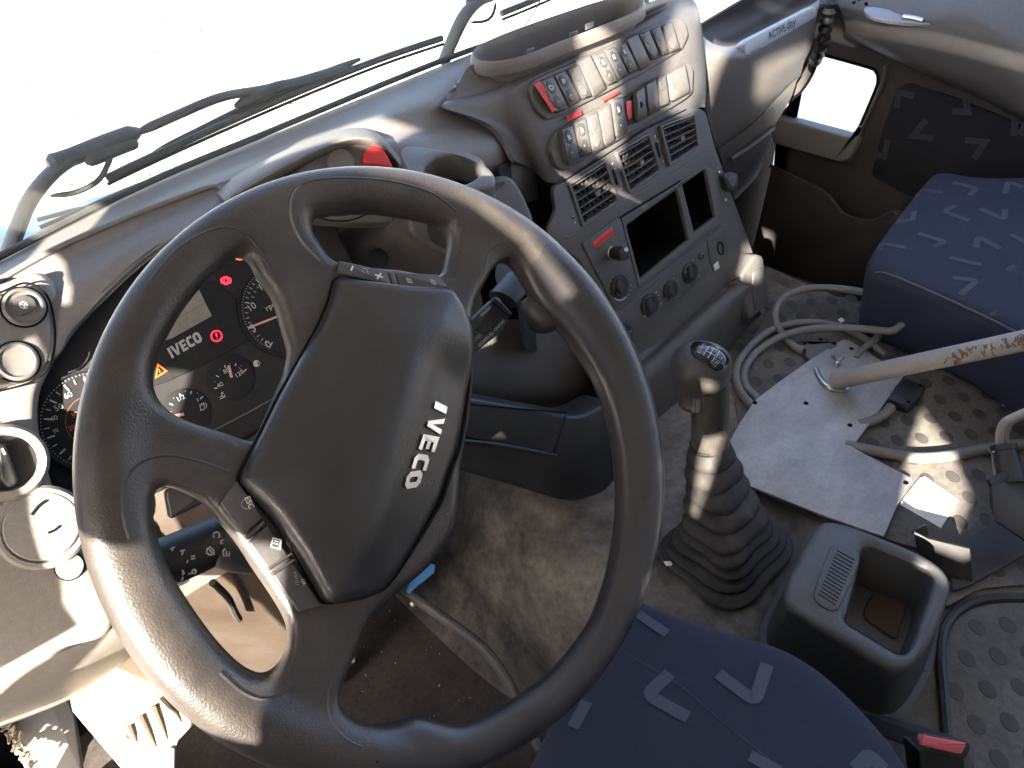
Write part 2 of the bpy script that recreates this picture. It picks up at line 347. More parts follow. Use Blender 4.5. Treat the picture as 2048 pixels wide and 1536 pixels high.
def nets(Fv, xs, ys, zs, it=4):
    nx, ny, nz = Fv.shape; sg = Fv < 0; acc = np.zeros((nx - 1, ny - 1, nz - 1, 3)); cnt = np.zeros((nx - 1, ny - 1, nz - 1))
    cs = [(i, j, k) for i in (0, 1) for j in (0, 1) for k in (0, 1)]
    sl = lambda A, c: A[c[0]:nx - 1 + c[0], c[1]:ny - 1 + c[1], c[2]:nz - 1 + c[2]]
    for a in cs:
        for d in range(3):
            if a[d]: continue
            b = list(a); b[d] = 1; fa, fb = sl(Fv, a), sl(Fv, b); cr = sl(sg, a) != sl(sg, b)
            t = np.where(cr, fa / np.where(cr, fa - fb, 1), 0)
            for e in range(3): acc[..., e] += np.where(cr, a[e] + (t if e == d else 0), 0)
            cnt += cr
    act = cnt > 0; idx = -np.ones(act.shape, int); idx[act] = np.arange(act.sum()); I = np.argwhere(act)
    p = acc[act] / cnt[act][:, None] + I
    V = np.c_[xs[0] + p[:, 0] * (xs[1] - xs[0]), ys[0] + p[:, 1] * (ys[1] - ys[0]), zs[0] + p[:, 2] * (zs[1] - zs[0])]
    Q = []
    for d in range(3):
        e1, e2 = [(1, 2), (2, 0), (0, 1)][d]
        lo = [slice(1, s - 1) for s in (nx, ny, nz)]; lo[d] = slice(0, (nx, ny, nz)[d] - 1); hi = list(lo); hi[d] = slice(1, (nx, ny, nz)[d])
        a = sg[tuple(lo)]; b = sg[tuple(hi)]; E = np.argwhere(a != b); off = np.array([1, 1, 1]); off[d] = 0; E0 = E + off
        def cell(o1, o2):
            q = E0.copy(); q[:, e1] -= o1; q[:, e2] -= o2; return idx[q[:, 0], q[:, 1], q[:, 2]]
        q = np.c_[cell(1, 1), cell(0, 1), cell(0, 0), cell(1, 0)]; inn = a[tuple(E.T)]
        q[~inn] = q[~inn][:, ::-1]; Q.append(q)
    Q = np.concatenate(Q); Q = Q[(Q >= 0).all(1)]
    nb = np.zeros_like(V); ct = np.zeros(len(V)); 
    for _ in range(it):
        nb[:] = 0; ct[:] = 0
        for i in range(4):
            a, b = Q[:, i], Q[:, (i + 1) % 4]
            np.add.at(nb, a, V[b]); np.add.at(nb, b, V[a]); np.add.at(ct, a, 1); np.add.at(ct, b, 1)
        V = V * 0.45 + 0.55 * nb / ct[:, None]
    return V, Q
def cushion(name, pl, px, t, rr, m, par, vox=0.007, dome=0.0, it=4):
    """upholstered block: outline extruded with a generous round edge"""
    A = crc(pl.uvs(px), 5); a = np.array(A); lo = a.min(0) - vox * 2; hi = a.max(0) + vox * 2
    xs = np.arange(lo[0], hi[0], vox); ys = np.arange(lo[1], hi[1], vox); zs = np.arange(-t - vox * 2, dome + vox * 2.5, vox)
    U, V = np.meshgrid(xs, ys, indexing='ij'); d = polysdf(U, V, A); W3 = zs[None, None, :]
    top = dome * sstep(0, 0.12, -d); q = (d + rr)[..., None]; b = np.maximum(W3 - (top - rr)[..., None], -t + rr - W3)
    Fv = np.minimum(np.maximum(q, b), 0) + np.sqrt(np.maximum(q, 0) ** 2 + np.maximum(b, 0) ** 2) - rr
    P, Q = nets(Fv, xs, ys, zs, it); return obj(name, pl.P + P[:, :1] * pl.u + P[:, 1:2] * pl.v + P[:, 2:] * pl.n, Q.tolist(), m, par, ang=180)
# ================================================================ outside and the shell of the cab
ZG = -1.0
v = [(-60, -60, ZG), (80, -60, ZG), (80, 120, ZG), (-60, 120, ZG)]
tag(obj('ground', v, [(0, 1, 2, 3)], ground_m, smooth=False), kind='structure')
XL, XR, YB, ZR = -0.42, 1.70, -0.80, 2.0
SUN_HOLES = []
# made-up openings in the unseen left wall, shaped to throw the sun patches
SUN_HOLES = [[(.07, 1.07), (.10, 1.19), (.225, 1.187), (.25, 1.12), (.20, 1.066)],
         [(.435, 1.128), (.49, 1.125), (.51, 1.125), (.528, 1.158), (.545, 1.13), (.53, 1.105), (.575, 1.09), (.53, 1.055), (.506, 1.032), (.488, .985), (.470, .94), (.455, .89), (.44, .868), (.49, .82), (.515, .75), (.56, .68), (.54, .50), (.39, .50), (.385, .79), (.405, .86), (.43, .96)],
         [(.515, 1.185), (.525, 1.205), (.58, 1.225), (.70, 1.27), (.72, 1.20), (.62, 1.178), (.56, 1.183)],
         [(.57, .27), (.59, .42), (.72, .47), (.82, .44), (.82, .27)], [(.805, .17), (.83, .25), (.882, .25), (.895, .12), (.86, .09)],
         [(.055, 1.53), (.12, 1.55), (.135, 1.74), (.085, 1.74)],
         [(.015, 1.66), (.015, 1.86), (-.08, 1.86), (-.03, 1.66)], [(-.125, 1.76), (-.125, 1.82), (-.23, 1.94), (-.23, 1.86)],
         [(-.161, 1.055), (-.158, 1.19), (-.198, 1.215), (-.172, 1.055)], [(-.152, 1.275), (-.15, 1.292), (-.175, 1.297), (-.178, 1.28)], [(-.158, 1.40), (-.158, 1.47), (-.20, 1.47), (-.20, 1.40)],
         [(-.487, 1.155), (-.51, 1.24), (-.535, 1.30), (-.575, 1.27), (-.605, 1.22), (-.57, 1.158)],
         [(.16, 1.487), (.10, 1.495), (.05, 1.490), (.003, 1.468), (-.045, 1.42), (-.03, 1.405), (.014, 1.450), (.058, 1.472), (.10, 1.477), (.16, 1.468)], [(.30, 1.452), (.30, 1.49), (.36, 1.49), (.45, 1.415), (.45, 1.39), (.42, 1.387), (.345, 1.447)]]

def sidewall(name, x, outer, holes, thick, m):
    sgn = 1 if x < 0.5 else -1
    P_ = Pl((x, 0, 0), (sgn, 0, 0), (0, 1, 0))
    f = lambda L: [(((y, z))) for y, z in L] if sgn > 0 else [(y, -z) for y, z in L]
    # local axes of the plane: u along y, v = n x u
    conv = lambda L: [((np.array((x, y, z)) - P_.P).dot(P_.u), (np.array((x, y, z)) - P_.P).dot(P_.v)) for y, z in L]
    return tag(slabmb(MB(), P_, conv(outer), -thick, 0, 0, [conv(h) for h in holes]).build(name, m, smooth=False), kind='structure')
sidewall('sun_mask_side_wall', XL, [(YB, -0.35), (1.06, -0.35), (1.06, 0.86), (0.98, ZR), (YB, ZR)], SUN_HOLES, 0.008, roof_m)
RW = [[(-0.10, 0.74), (0.80, 0.74), (0.74, 1.50), (-0.10, 1.55)], rnd([(0.635, 0.34), (0.90, 0.34), (0.96, 0.58), (0.80, 0.60), (0.68, 0.575)], 0.04)]
tag(box('cab_roof', (XL, YB, ZR + 0.002), (XR, 1.0, ZR + 0.04), roof_m), kind='structure')
tag(box('cab_rear_wall', (XL, YB - 0.04, -0.35), (XR, YB - 0.002, ZR), roof_m), kind='structure')
tag(box('cab_front_wall', (XL + 0.01, 1.02, -0.35), (XR, 1.06, 0.66), seam_m), kind='structure')
tag(box('cab_floor', (XL, YB, -0.02), (XR, 1.02, 0.0), floor_m), kind='structure')
# engine tunnel: flat top carrying the mat, felt covered flank on the driver's side
ZT = 0.30
def tz(p): return Zp(p[0], p[1], ZT)
rows = [[np.array((0.30, 0.96, 0.42)), np.array((0.55, 0.96, 0.42)), np.array((1.12, 0.96, 0.42))],
        [Zp(905, 945, 0.27), Zp(1080, 985, ZT), Zp(1240, 930, ZT)] ]
W = lambda *a: np.array(a, float)
tun = [[W(0.300, 0.99, 0.00), W(0.40, 0.99, 0.16), W(0.50, 0.99, 0.27), W(0.62, 0.99, 0.2915), W(1.20, 0.99, 0.2915), W(1.23, 0.99, 0.26), W(1.24, 0.99, 0.0)],
       [W(0.315, 0.62, 0.00), W(0.395, 0.62, 0.14), W(0.480, 0.62, 0.26), W(0.60, 0.62, 0.2915), W(1.20, 0.62, 0.2915), W(1.23, 0.62, 0.26), W(1.24, 0.62, 0.0)],
       [W(0.36, 0.40, 0.00), W(0.41, 0.40, 0.13), W(0.475, 0.40, 0.26), W(0.56, 0.40, 0.2915), W(1.20, 0.40, 0.2915), W(1.23, 0.40, 0.26), W(1.24, 0.40, 0.0)],
       [W(0.42, 0.0, 0.00), W(0.43, 0.0, 0.13), W(0.46, 0.0, 0.27), W(0.50, 0.0, 0.2915), W(1.20, 0.0, 0.2915), W(1.23, 0.0, 0.26), W(1.24, 0.0, 0.0)],
       [W(0.42, -0.75, 0.00), W(0.43, -0.75, 0.13), W(0.46, -0.75, 0.27), W(0.50, -0.75, 0.2915), W(1.20, -0.75, 0.2915), W(1.23, -0.75, 0.26), W(1.24, -0.75, 0.0)]]
tag(loft('engine_tunnel', tun, carpet_m, None, 8, 8, 0.01), kind='structure')
# ---------------------------------------------------------------- windscreen, wipers, front panel outside
ws = thing('windscreen', 'wide windscreen pane with dark rubber seal along the dashboard', 'windscreen', (0.64, 1.0, 0.85))
lean = 0.16; WSN = np.array((0, -1, -lean)); WSN = WSN / np.linalg.norm(WSN)
WSP = Pl((0.64, 0.985, 0.845), WSN, (1, 0, 0))
q = [WSP.w(a, b) for a, b in ((-1.03, -0.02), (1.03, -0.02), (1.03, -0.95), (-1.03, -0.95))]
q = [np.array((0.64 + a, 0.985 - lean * b, 0.845 + b)) for a, b in ((-1.03, -0.02), (1.03, -0.02), (0.99, 0.93), (-0.99, 0.93))]
k = WSN * -0.005
obj('glass_pane', q + [p + k for p in q], [(0, 1, 2, 3), (7, 6, 5, 4), (0, 4, 5, 1), (1, 5, 6, 2), (2, 6, 7, 3), (3, 7, 4, 0)], glass_m, ws, smooth=False)
tube('rubber_seal', [Zp(px, py, 0.853) + W(0, .012, 0) for px, py in ((-120, 590), (0, 524), (290, 377), (560, 263), (880, 130), (1060, 66), (1300, -20))], 0.0045, wip_m, ws, n=8)
OUT = Pl((0.64, 1.045, 0.84), (0, -1, -lean), (1, 0, 0))
def wiper(label, armpts, armr, bladepts, extra):
    r_ = thing('windscreen_wiper', label, 'wiper', OUT.hit(*armpts[0]), group='wipers outside the windscreen')
    mb = MB()
    tubemb(mb, [OUT.hit(px, py, o) for px, py, o in armpts], lambda t: (armr[0] + (armr[1] - armr[0]) * t) * min(1, .5 + (1 - t) * 6), 14, 6, 0.5); mb.build('arm', wip_m, r_)
    for nm, pts, rr in extra: tube(nm, [OUT.hit(px, py, o) for px, py, o in pts], (lambda t, q=rr: q * min(1, .45 + t * 5, .45 + (1 - t) * 5)), wip_m, r_, n=12, flat=.8)
    if bladepts:
        b = tube('blade', [OUT.hit(px, py, 0.012) for px, py in bladepts], 0.0050, wip_m, r_, n=6)
        tube('rubber_lip', [OUT.hit(px + 3, py + 12, 0.018) for px, py in bladepts], 0.0022, seam_m, b, n=6)
    return r_
wiper('long wiper with spring arm lying across the left half of the windscreen', [(0, 560, 0), (30, 470, 0), (60, 400, 0), (105, 345, -.01), (150, 312, -.01)], (0.018, 0.017),
      [(212, 357), (300, 315), (450, 247), (600, 182), (760, 118), (884, 76)],
      [('knuckle_cover', [(95, 328, -.01), (140, 315, -.012), (210, 287, -.012), (280, 262, -.008)], 0.0135), ('spring', [(170, 325, 0), (230, 300, 0), (275, 283, 0)], 0.010),
       ('arm_rod', [(270, 268, -.006), (350, 232, -.004), (440, 195, -.002), (520, 180, 0), (600, 165, .004)], 0.0075),
       ('blade_bracket', [(300, 312, .008), (400, 262, .004), (500, 212, 0), (590, 172, 0), (720, 118, .004)], 0.007),
       ('blade_clip', [(470, 215, .004), (545, 178, .004), (600, 165, .004), (700, 135, .006)], 0.010),
       ('washer_hose', [(100, 392, .005), (150, 385, .01), (195, 362, .012), (215, 330, .01), (222, 312, .005)], 0.0042)])
wiper('short visible wiper arm rising beside the storage tray opening', [(885, 130, 0), (905, 80, 0), (930, 30, 0), (960, 0, -.01), (1010, -35, -.01)], (0.015, 0.017),
      [(1002, 27), (1080, -5), (1200, -60)],
      [('knuckle_cover', [(935, 8, -.01), (975, -8, -.012), (1030, -30, -.012)], 0.012),
       ('washer_hose', [(942, 45, .005), (970, 42, .01), (985, 30, .01), (992, 5, .01)], 0.003)])
tube('aerial_wire', [OUT.hit(1050, 50, 0.01), OUT.hit(1068, 25, 0.01), OUT.hit(1090, -20, 0.01)], 0.0012, wip_m, None, n=6)
tag(bpy.data.objects['aerial_wire'], 'thin black wire outside the glass behind the storage tray', 'wire')
sd = random.Random(4); mb = MB()
for cx, cy, sx, sy_, n_ in ((330, 130, 60, 50, 70), (100, 260, 60, 50, 50), (230, 330, 90, 40, 40), (560, 8, 16, 8, 14), (420, 60, 300, 60, 50), (480, 200, 120, 40, 30), (20, 340, 30, 60, 30)):
    for k in range(n_):
        p = Zp(sd.gauss(cx, sx), sd.gauss(cy, sy_), ZG); s_ = abs(sd.gauss(.007, .008)) + .004
        mb.add([p + np.array((sd.uniform(-1, 1) * s_, sd.uniform(-1, 1) * s_, sd.uniform(0, .3) * s_)) for _ in range(4)] + [p + np.array((0, 0, s_ * .7))], [(0, 1, 4), (1, 2, 4), (2, 3, 4), (3, 0, 4), (0, 3, 2, 1)])
tag(mb.build('pebbles', mat('grey_pebble', (.050, .047, .043), .9), smooth=False), 'scattered grey pebbles on the pale ground outside the windscreen', 'pebbles', kind='stuff')
fp = thing('front_panel', 'pale blue outer front panel below the windscreen with short black wires', 'body panel', (0.2, 1.08, 0.8))
loft('panel_skin', [[Zp(-60, 470, .80), Zp(180, 398, .80), Zp(285, 362, .80), Zp(330, 340, .80)], [Zp(-60, 520, .805), Zp(180, 450, .80), Zp(280, 400, .80), Zp(330, 372, .80)], [Zp(-60, 590, .79), Zp(180, 520, .79), Zp(300, 450, .79), Zp(360, 420, .79)]], bon_m, fp, 4, 4, 0.01)
for L in (((75, 440), (160, 418), (210, 416)), ((80, 455), (150, 425), (280, 368)), ((110, 450), (130, 462))): tube('wire', [Zp(px, py, .815) for px, py in L], 0.0028, wip_m, fp, n=6)
# ================================================================ steering wheel
TH, PH, WR = math.radians(47.0), 0.10, 0.235
WC = np.array([0.196, 0.390, 0.842])
WP = Pl(WC, (math.sin(TH) * math.sin(PH), -math.sin(TH) * math.cos(PH), math.cos(TH)))
def build_wheel():
    root = thing('steering_wheel', 'large four spoke steering wheel with black leather rim, turned a quarter turn', 'steering wheel', WC)
    H1 = [(601, 428), (612, 411), (640, 407), (737, 409), (800, 421), (868, 436), (892, 450), (900, 480), (896, 515), (880, 549), (790, 545), (677, 524), (640, 487), (615, 452)]
    H2 = [(284, 708), (285, 742), (297, 779), (325, 810), (369, 838), (444, 861), (513, 880), (540, 850), (560, 793), (575, 728), (580, 697), (570, 660), (547, 591), (513, 547), (494, 500), (466, 484), (432, 483), (400, 496), (369, 547), (328, 605), (304, 660)]
    H3 = [(304, 1005), (311, 980), (335, 972), (383, 989), (415, 1010), (440, 1040), (479, 1090), (508, 1135), (541, 1183), (570, 1231), (579, 1262), (577, 1298), (556, 1332), (527, 1348), (493, 1341), (460, 1317), (422, 1274), (374, 1207), (335, 1145), (311, 1087), (302, 1040)]
    H4 = [(955, 600), (970, 570), (985, 540), (1006, 522), (1025, 524), (1040, 543), (1060, 580), (1084, 616), (1112, 645), (1150, 690), (1200, 775), (1226, 860), (1238, 950), (1238, 1040), (1226, 1130), (1208, 1200), (1180, 1270), (1105, 1360), (1035, 1409), (973, 1446), (935, 1460), (906, 1460), (865, 1442), (824, 1435), (778, 1455), (745, 1461), (712, 1449), (687, 1422), (681, 1393), (689, 1364), (712, 1314), (745, 1240), (790, 1190), (870, 1120), (915, 1030), (925, 930), (938, 800), (942, 680)]
    n = 232; xs = np.linspace(-0.25, 0.25, n); h = xs[1] - xs[0]; zs = np.arange(-0.034, 0.0345, h)
    U, V = np.meshgrid(xs, xs, indexing='ij'); rho = np.hypot(U, V)
    d = rho - (WR - 0.002); hd = []
    for Hh in (H1, H2, H3, H4):
        s = polysdf(U, V, crc(WP.uvs(Hh), 5)); hd.append(s)
    dh = np.minimum.reduce(hd)
    d2 = np.maximum(d, -dh)
    W3 = zs[None, None, :]
    base = (-0.003 - 0.006 * sstep(0.20, 0.13, rho))[..., None]; t = 0.0118; rr = 0.0095
    a = (d2 + rr)[..., None]; b = np.abs(W3 - base) - (t - rr)
    body = np.minimum(np.maximum(a, b), 0) + np.sqrt(np.maximum(a, 0) ** 2 + np.maximum(b, 0) ** 2) - rr
    an = np.arctan2(V, U)
    s1 = np.array(WP.uv(1062, 522)); s2 = np.array(WP.uv(742, 1490)); a1 = math.atan2(s1[1], s1[0]); a2 = math.atan2(s2[1], s2[0])
    thin = sstep(a2 - 0.02, a2 + 0.16, an) * sstep(a1 + 0.02, a1 - 0.16, an); rt = 0.0162 - 0.0034 * thin
    tor = np.sqrt(((rho - (WR - 0.0003 - rt))[..., None]) ** 2 + (W3 * 1.05) ** 2) - rt[..., None]
    Fv = smin(tor, body, 0.018)
    P, Q = nets(Fv, xs, xs, zs)
    Wd = WP.P + P[:, :1] * WP.u + P[:, 1:2] * WP.v + P[:, 2:] * WP.n
    # the arc between the two seams is covered in smooth leather
    cen = P[Q].mean(1); ang = np.arctan2(cen[:, 1], cen[:, 0]); rc = np.hypot(cen[:, 0], cen[:, 1])
    arc = (ang < a1) & (ang > a2) & (rc > 0.17)
    for nm, mk, mm in (('leather_body', ~arc, leather_m), ('smooth_rim_cover', arc, smooth_m)):
        q = Q[mk]; u, inv = np.unique(q, return_inverse=True)
        obj(nm, Wd[u], inv.reshape(q.shape).tolist(), mm, root, ang=180)
    for aa in (a1, a2):
        rdir = np.array([math.cos(aa), math.sin(aa)]); pts = []
        for k in range(25):
            g = 2 * math.pi * k / 24; r_ = WR - 0.0165 + 0.0163 * math.cos(g); z_ = 0.0157 * math.sin(g); pts.append(WP.w(rdir[0] * r_, rdir[1] * r_, z_))
        tube('seam', pts, 0.0015, seam_m, root, n=6, sub=1)
    tl = bvh([o for o in root.children if o.name.startswith('leather_body')][0])
    for cr in ([(259, 1078), (246, 1030), (246, 982), (259, 948), (283, 924), (316, 913), (354, 913), (407, 925), (460, 944)], [(440, 1345), (462, 1366), (486, 1385), (517, 1398), (551, 1394), (589, 1373)],
               [(970, 545), (974, 517), (984, 500), (1001, 488), (1025, 484), (1050, 490)], [(640, 522), (612, 494), (590, 460), (580, 425), (582, 392), (600, 370), (640, 358), (720, 356), (800, 366), (868, 388), (915, 425)], [(664, 1360), (656, 1409), (668, 1450), (693, 1478), (724, 1494)],
               [(300, 560), (352, 500), (410, 465), (460, 455), (505, 480), (545, 545)]):
        Hh = [onmesh(tl, *p) for p in crc(cr, 4, False)]; Hh = [np.array(h) - np.array(nn) * .0005 for h, nn in Hh if h is not None]
        if len(Hh) > 4: tube('leather_crease', Hh, 0.0013, leather_m, root, n=6, sub=1)
    tube('thumb_grip', [WP.hit(1052, 598, -.012), WP.hit(1080, 630, -.012), WP.hit(1112, 652, -.013)], lambda t: .006 + .007 * math.sin(math.pi * t), black_m, root, n=14)
    # hub: back shell, airbag pad with domed edge, badge
    back = [(600, 700), (680, 540), (900, 560), (950, 660), (948, 800), (925, 945), (921, 1020), (908, 1075), (865, 1132), (803, 1186), (745, 1240), (640, 1240), (520, 1100), (440, 990), (520, 880)]
    slab('hub_shell', WP, back, 0.035, black_m, root, top=-0.006, b=0.008, smooth=True)
    pad = [(674, 550), (730, 563), (808, 578), (898, 583), (925, 622), (943, 665), (948, 700), (946, 760), (938, 830), (925, 900), (909, 942), (890, 1003), (848, 1074), (799, 1150), (774, 1180), (724, 1198), (652, 1208), (599, 1113), (546, 1032), (476, 958), (517, 879), (560, 792), (600, 720), (640, 650), (662, 600)]
    n = 150; po = WP.uvs(pad, 0.012); A = np.array(po); lo = A.min(0) - 0.012; hi = A.max(0) + 0.012
    xs = np.linspace(lo[0], hi[0], n); h = xs[1] - xs[0]; ys = np.arange(lo[1], hi[1], h); zs = np.arange(-0.016, 0.050, h)
    U, V = np.meshgrid(xs, ys, indexing='ij'); d2 = polysdf(U, V, rnd(po, 0.005))
    # a soft ridge along the left, a scoop along the right where the badge sits
    q0 = np.array(WP.uv(720, 620, .02)); q1 = np.array(WP.uv(560, 1010, .02)); dr = (q1 - q0) / np.linalg.norm(q1 - q0); nr = np.array([-dr[1], dr[0]])
    if nr[0] < 0: nr = -nr
    dist = (U - q0[0]) * nr[0] + (V - q0[1]) * nr[1]
    dome = 0.021 * np.clip(1 - ((dist - 0.046) / 0.088) ** 2, 0, 1) + 0.006 * sstep(0.0, 0.05, -d2)
    e0 = np.array(WP.uv(905, 690, .02)); e1 = np.array(WP.uv(800, 1080, .02)); de = (e1 - e0) / np.linalg.norm(e1 - e0); ne = np.array([-de[1], de[0]])
    if ne[0] < 0: ne = -ne
    de_ = (U - e0[0]) * ne[0] + (V - e0[1]) * ne[1]; al = (U - e0[0]) * de[0] + (V - e0[1]) * de[1]
    sc = 0.008 * sstep(-0.035, 0.0, de_) * sstep(-0.012, 0.03, al)
    top = 0.0065 + dome - sc; rr = 0.008
    W3 = zs[None, None, :]; a = (d2 + rr)[..., None]; b = (W3 - (top - rr)[..., None])
    Fv = np.minimum(np.maximum(a, b), 0) + np.sqrt(np.maximum(a, 0) ** 2 + np.maximum(b, 0) ** 2) - rr
    Fv = np.maximum(Fv, -0.014 - W3)
    P, Q = nets(Fv, xs, ys, zs, 6); Wd = WP.P + P[:, :1] * WP.u + P[:, 1:2] * WP.v + P[:, 2:] * WP.n
    po_ = obj('airbag_pad', Wd, Q.tolist(), pad_m, root, ang=180); tree = bvh(po_)
    tube('pad_gap', [WP.w(x, y, .0045) for x, y in rnd(po, .005) + rnd(po, .005)[:1]], .0016, seam_m, root, n=6, sub=1)
    # badge letters, solid chrome, laid along the scoop
    L = {'I': [[(0, 0), (.26, 0), (.26, 1), (0, 1)]], 'V': [[(0.3, 0), (.58, 0), (.9, 1), (.62, 1), (.45, .32), (.28, 1), (0, 1)]],
         'E': [[(0, 0), (.66, 0), (.66, .22), (.26, .22), (.26, .39), (.6, .39), (.6, .6), (.26, .6), (.26, .78), (.66, .78), (.66, 1), (0, 1)]],
         'C': [[(.2, 0), (.7, 0), (.7, .24), (.34, .24), (.27, .32), (.27, .68), (.34, .76), (.7, .76), (.7, 1), (.2, 1), (0, .8), (0, .2)]],
         'O': [[(.2, 0), (.6, 0), (.8, .2), (.8, .8), (.6, 1), (.2, 1), (0, .8), (0, .2)], [(.34, .24), (.27, .32), (.27, .68), (.34, .76), (.46, .76), (.53, .68), (.53, .32), (.46, .24)]]}
    global LET; LET = L
    spots = [('I', (869, 803), (866, 817), (893, 815)), ('V', (858, 832), (849, 864), (888, 838)), ('E', (845, 869), (835, 899), (877, 875)), ('C', (830, 907), (821, 937), (859, 912)), ('O', (814, 945), (806, 979), (845, 940))]
    for ch, p0, p1, pu in spots:
        w_ = max(x for x, y in L[ch][0])
        def mp(x, y, off):
            q = np.array(p0, float) + (np.array(p1, float) - p0) * x / w_ + (np.array(pu, float) - p0) * y
            hp, hn = onmesh(tree, *q); return np.array(hp) + np.array(WP.n) * off
        mb = MB(); loops = L[ch]
        rg = []
        for lp in loops:
            k0 = len(mb.v); mb.v += [tuple(mp(x, y, -0.001)) for x, y in lp]; k1 = len(mb.v); mb.v += [tuple(mp(x, y, 0.0022)) for x, y in lp]; rg.append((k1, len(lp)))
            for i in range(len(lp)): j = (i + 1) % len(lp); mb.f.append((k0 + i, k0 + j, k1 + j, k1 + i))
        idx = [k + i for k, c in rg for i in range(c)]
        for t in tessellate_polygon([[Vector((x, y, 0)) for x, y in lp] for lp in loops]): mb.f.append(tuple(idx[i] for i in t))
        o = mb.build('badge_letter', chrome_m, po_, smooth=False)
    # switch strips either side of the pad
    def btn(px, syms, top=0.008):
        b = slab('button', WP, px, 0.02, btn_m, root, top=top, b=0.0010, r=0.0015); Bp = WP.off(top)
        return b, Bp
    b, Bp = btn([(678, 521), (773, 541), (783, 571), (676, 546)], 0)
    strokes('minus_symbol', Bp, [[(702, 541), (706, 532)]], 0.0013, white_m, b); strokes('plus_symbol', Bp, [[(750, 549), (766, 555)], [(762, 546), (754, 558)]], 0.0013, white_m, b)
    strokes('speaker_symbol', Bp, [[(722, 541), (730, 545)], [(733, 537), (737, 548)], [(724, 537), (733, 537)]], 0.0005, grey_m, b)
    b, _ = btn([(775, 542), (790, 544), (797, 572), (785, 571)], 0)
    b, Bp = btn([(792, 544), (876, 549), (899, 577), (799, 573)], 0)
    for cx, cy in ((818, 561), (866, 564)):
        strokes('phone_symbol', Bp, [[(cx - 5, cy - 5), (cx + 4, cy - 2), (cx + 6, cy + 5), (cx - 2, cy + 3), (cx - 5, cy - 5)], [(cx - 2, cy - 2), (cx + 3, cy + 3)]], 0.0009, grey_m, b)
    slab('strip_base', WP, [(470, 955), (650, 1214), (602, 1232), (436, 1002)], .02, seam_m, root, top=-.003, b=.002)
    e0, e1, f0, f1 = map(np.array, ((474., 960.), (645., 1210.), (440., 1005.), (600., 1225.)))
    def q(t0, t1): return [tuple(e0 + (e1 - e0) * t0), tuple(e0 + (e1 - e0) * t1), tuple(f0 + (f1 - f0) * t1), tuple(f0 + (f1 - f0) * t0)]
    for k, (t0, t1, sy) in enumerate(((0.0, .30, 'esc'), (.315, .345, ''), (.36, .60, 'page'), (.615, .645, ''), (.66, 1.0, 'menu'))):
        b, Bp = btn(q(t0, t1), 0)
        if sy == 'esc':
            strokes('ring_symbol', Bp, [circ((493, 1008), 10, 14)], 0.0005, grey_m, b); text('lettering', 'ESC', Bp, (489, 996), (499, 1019), white_m, b, 0.0006, bold=0.015)
        if sy == 'page': strokes('page_symbol', Bp, [[(546, 1076), (562, 1080), (558, 1098), (542, 1093), (546, 1076)], [(548, 1081), (558, 1084)], [(547, 1086), (556, 1089)], [(562, 1080), (560, 1100)]], 0.0009, white_m, b)
        if sy == 'menu':
            text('lettering', 'OK', Bp, (601, 1160), (608, 1172), white_m, b, 0.0006, bold=0.02); text('lettering', 'MENU', Bp, (586, 1145), (592, 1171), grey_m, b, 0.0006)
    return root
build_wheel()
# ================================================================ dashboard, driver's side
db = thing('dashboard', 'grey moulded dashboard with hood over the instruments and switch pods', 'dashboard', (0.3, 0.85, 0.8))
# top, from the glass to the crease and down the back of the pods
loft('top_panel', [[Zp(-160, 592, .845), Zp(0, 519, .845), Zp(280, 378, .845), Zp(560, 262, .845), Zp(880, 132, .845), Zp(1010, 82, .845), Zp(1290, -20, .845)],
                   [Zp(-160, 612, .858), Zp(0, 540, .858), Zp(280, 410, .858), Zp(560, 290, .858), Zp(880, 160, .858), Yp(1020, 112, .94), Yp(1300, 5, .94)],
                   [Yp(-160, 640, .885), Yp(0, 563, .885), Yp(300, 425, .885), Yp(560, 312, .885), Zp(860, 205, .862), Yp(1010, 175, .90), Yp(1310, 60, .92)],
                   [Yp(-160, 690, .86), Yp(10, 600, .86), Yp(310, 455, .86), Yp(580, 335, .86), Zp(800, 262, .855), Yp(1000, 240, .86), Yp(1320, 110, .91)],
                   [Yp(-150, 730, .85), Yp(20, 640, .85), Yp(330, 500, .85), Yp(600, 380, .85), Yp(790, 300, .80), Yp(1000, 300, .82), Yp(1330, 200, .92)],
                   [Yp(-150, 800, .85), Yp(30, 700, .85), Yp(350, 560, .86), Yp(640, 480, .85), Yp(800, 420, .79), Yp(1010, 420, .82), Yp(1330, 300, .95)]], dash_m, db, 6, 5, 0.008)
# hood over the instruments
loft('instrument_hood', [[Yp(-120, 634, .868), Yp(75, 514, .866), Yp(250, 435, .864), Yp(428, 370, .864), Yp(560, 325, .87)],
                         [Yp(-100, 660, .85), Yp(95, 545, .85), Yp(262, 458, .852), Yp(425, 388, .855), Yp(560, 338, .86)],
                         [Yp(-60, 700, .80), Yp(112, 600, .805), Yp(262, 505, .815), Yp(420, 420, .825), Yp(560, 370, .84)],
                         [Yp(-40, 760, .765), Yp(105, 705, .77), Yp(165, 632, .785), Yp(300, 505, .80), Yp(440, 425, .82)],
                         [Yp(-40, 775, .77), Yp(103, 722, .775), Yp(163, 645, .79), Yp(298, 517, .805), Yp(440, 440, .825)],
                         [Yp(-30, 785, .81), Yp(95, 735, .815), Yp(160, 660, .83), Yp(300, 530, .85), Yp(450, 470, .87)]], dash_m, db, 6, 5, 0.005)
tube('hood_edge', [Yp(-120, 636, .866), Yp(75, 516, .864), Yp(250, 437, .862), Yp(400, 380, .862), Yp(436, 374, .862), Yp(446, 384, .855)], .0032, dash_m, db, n=10)
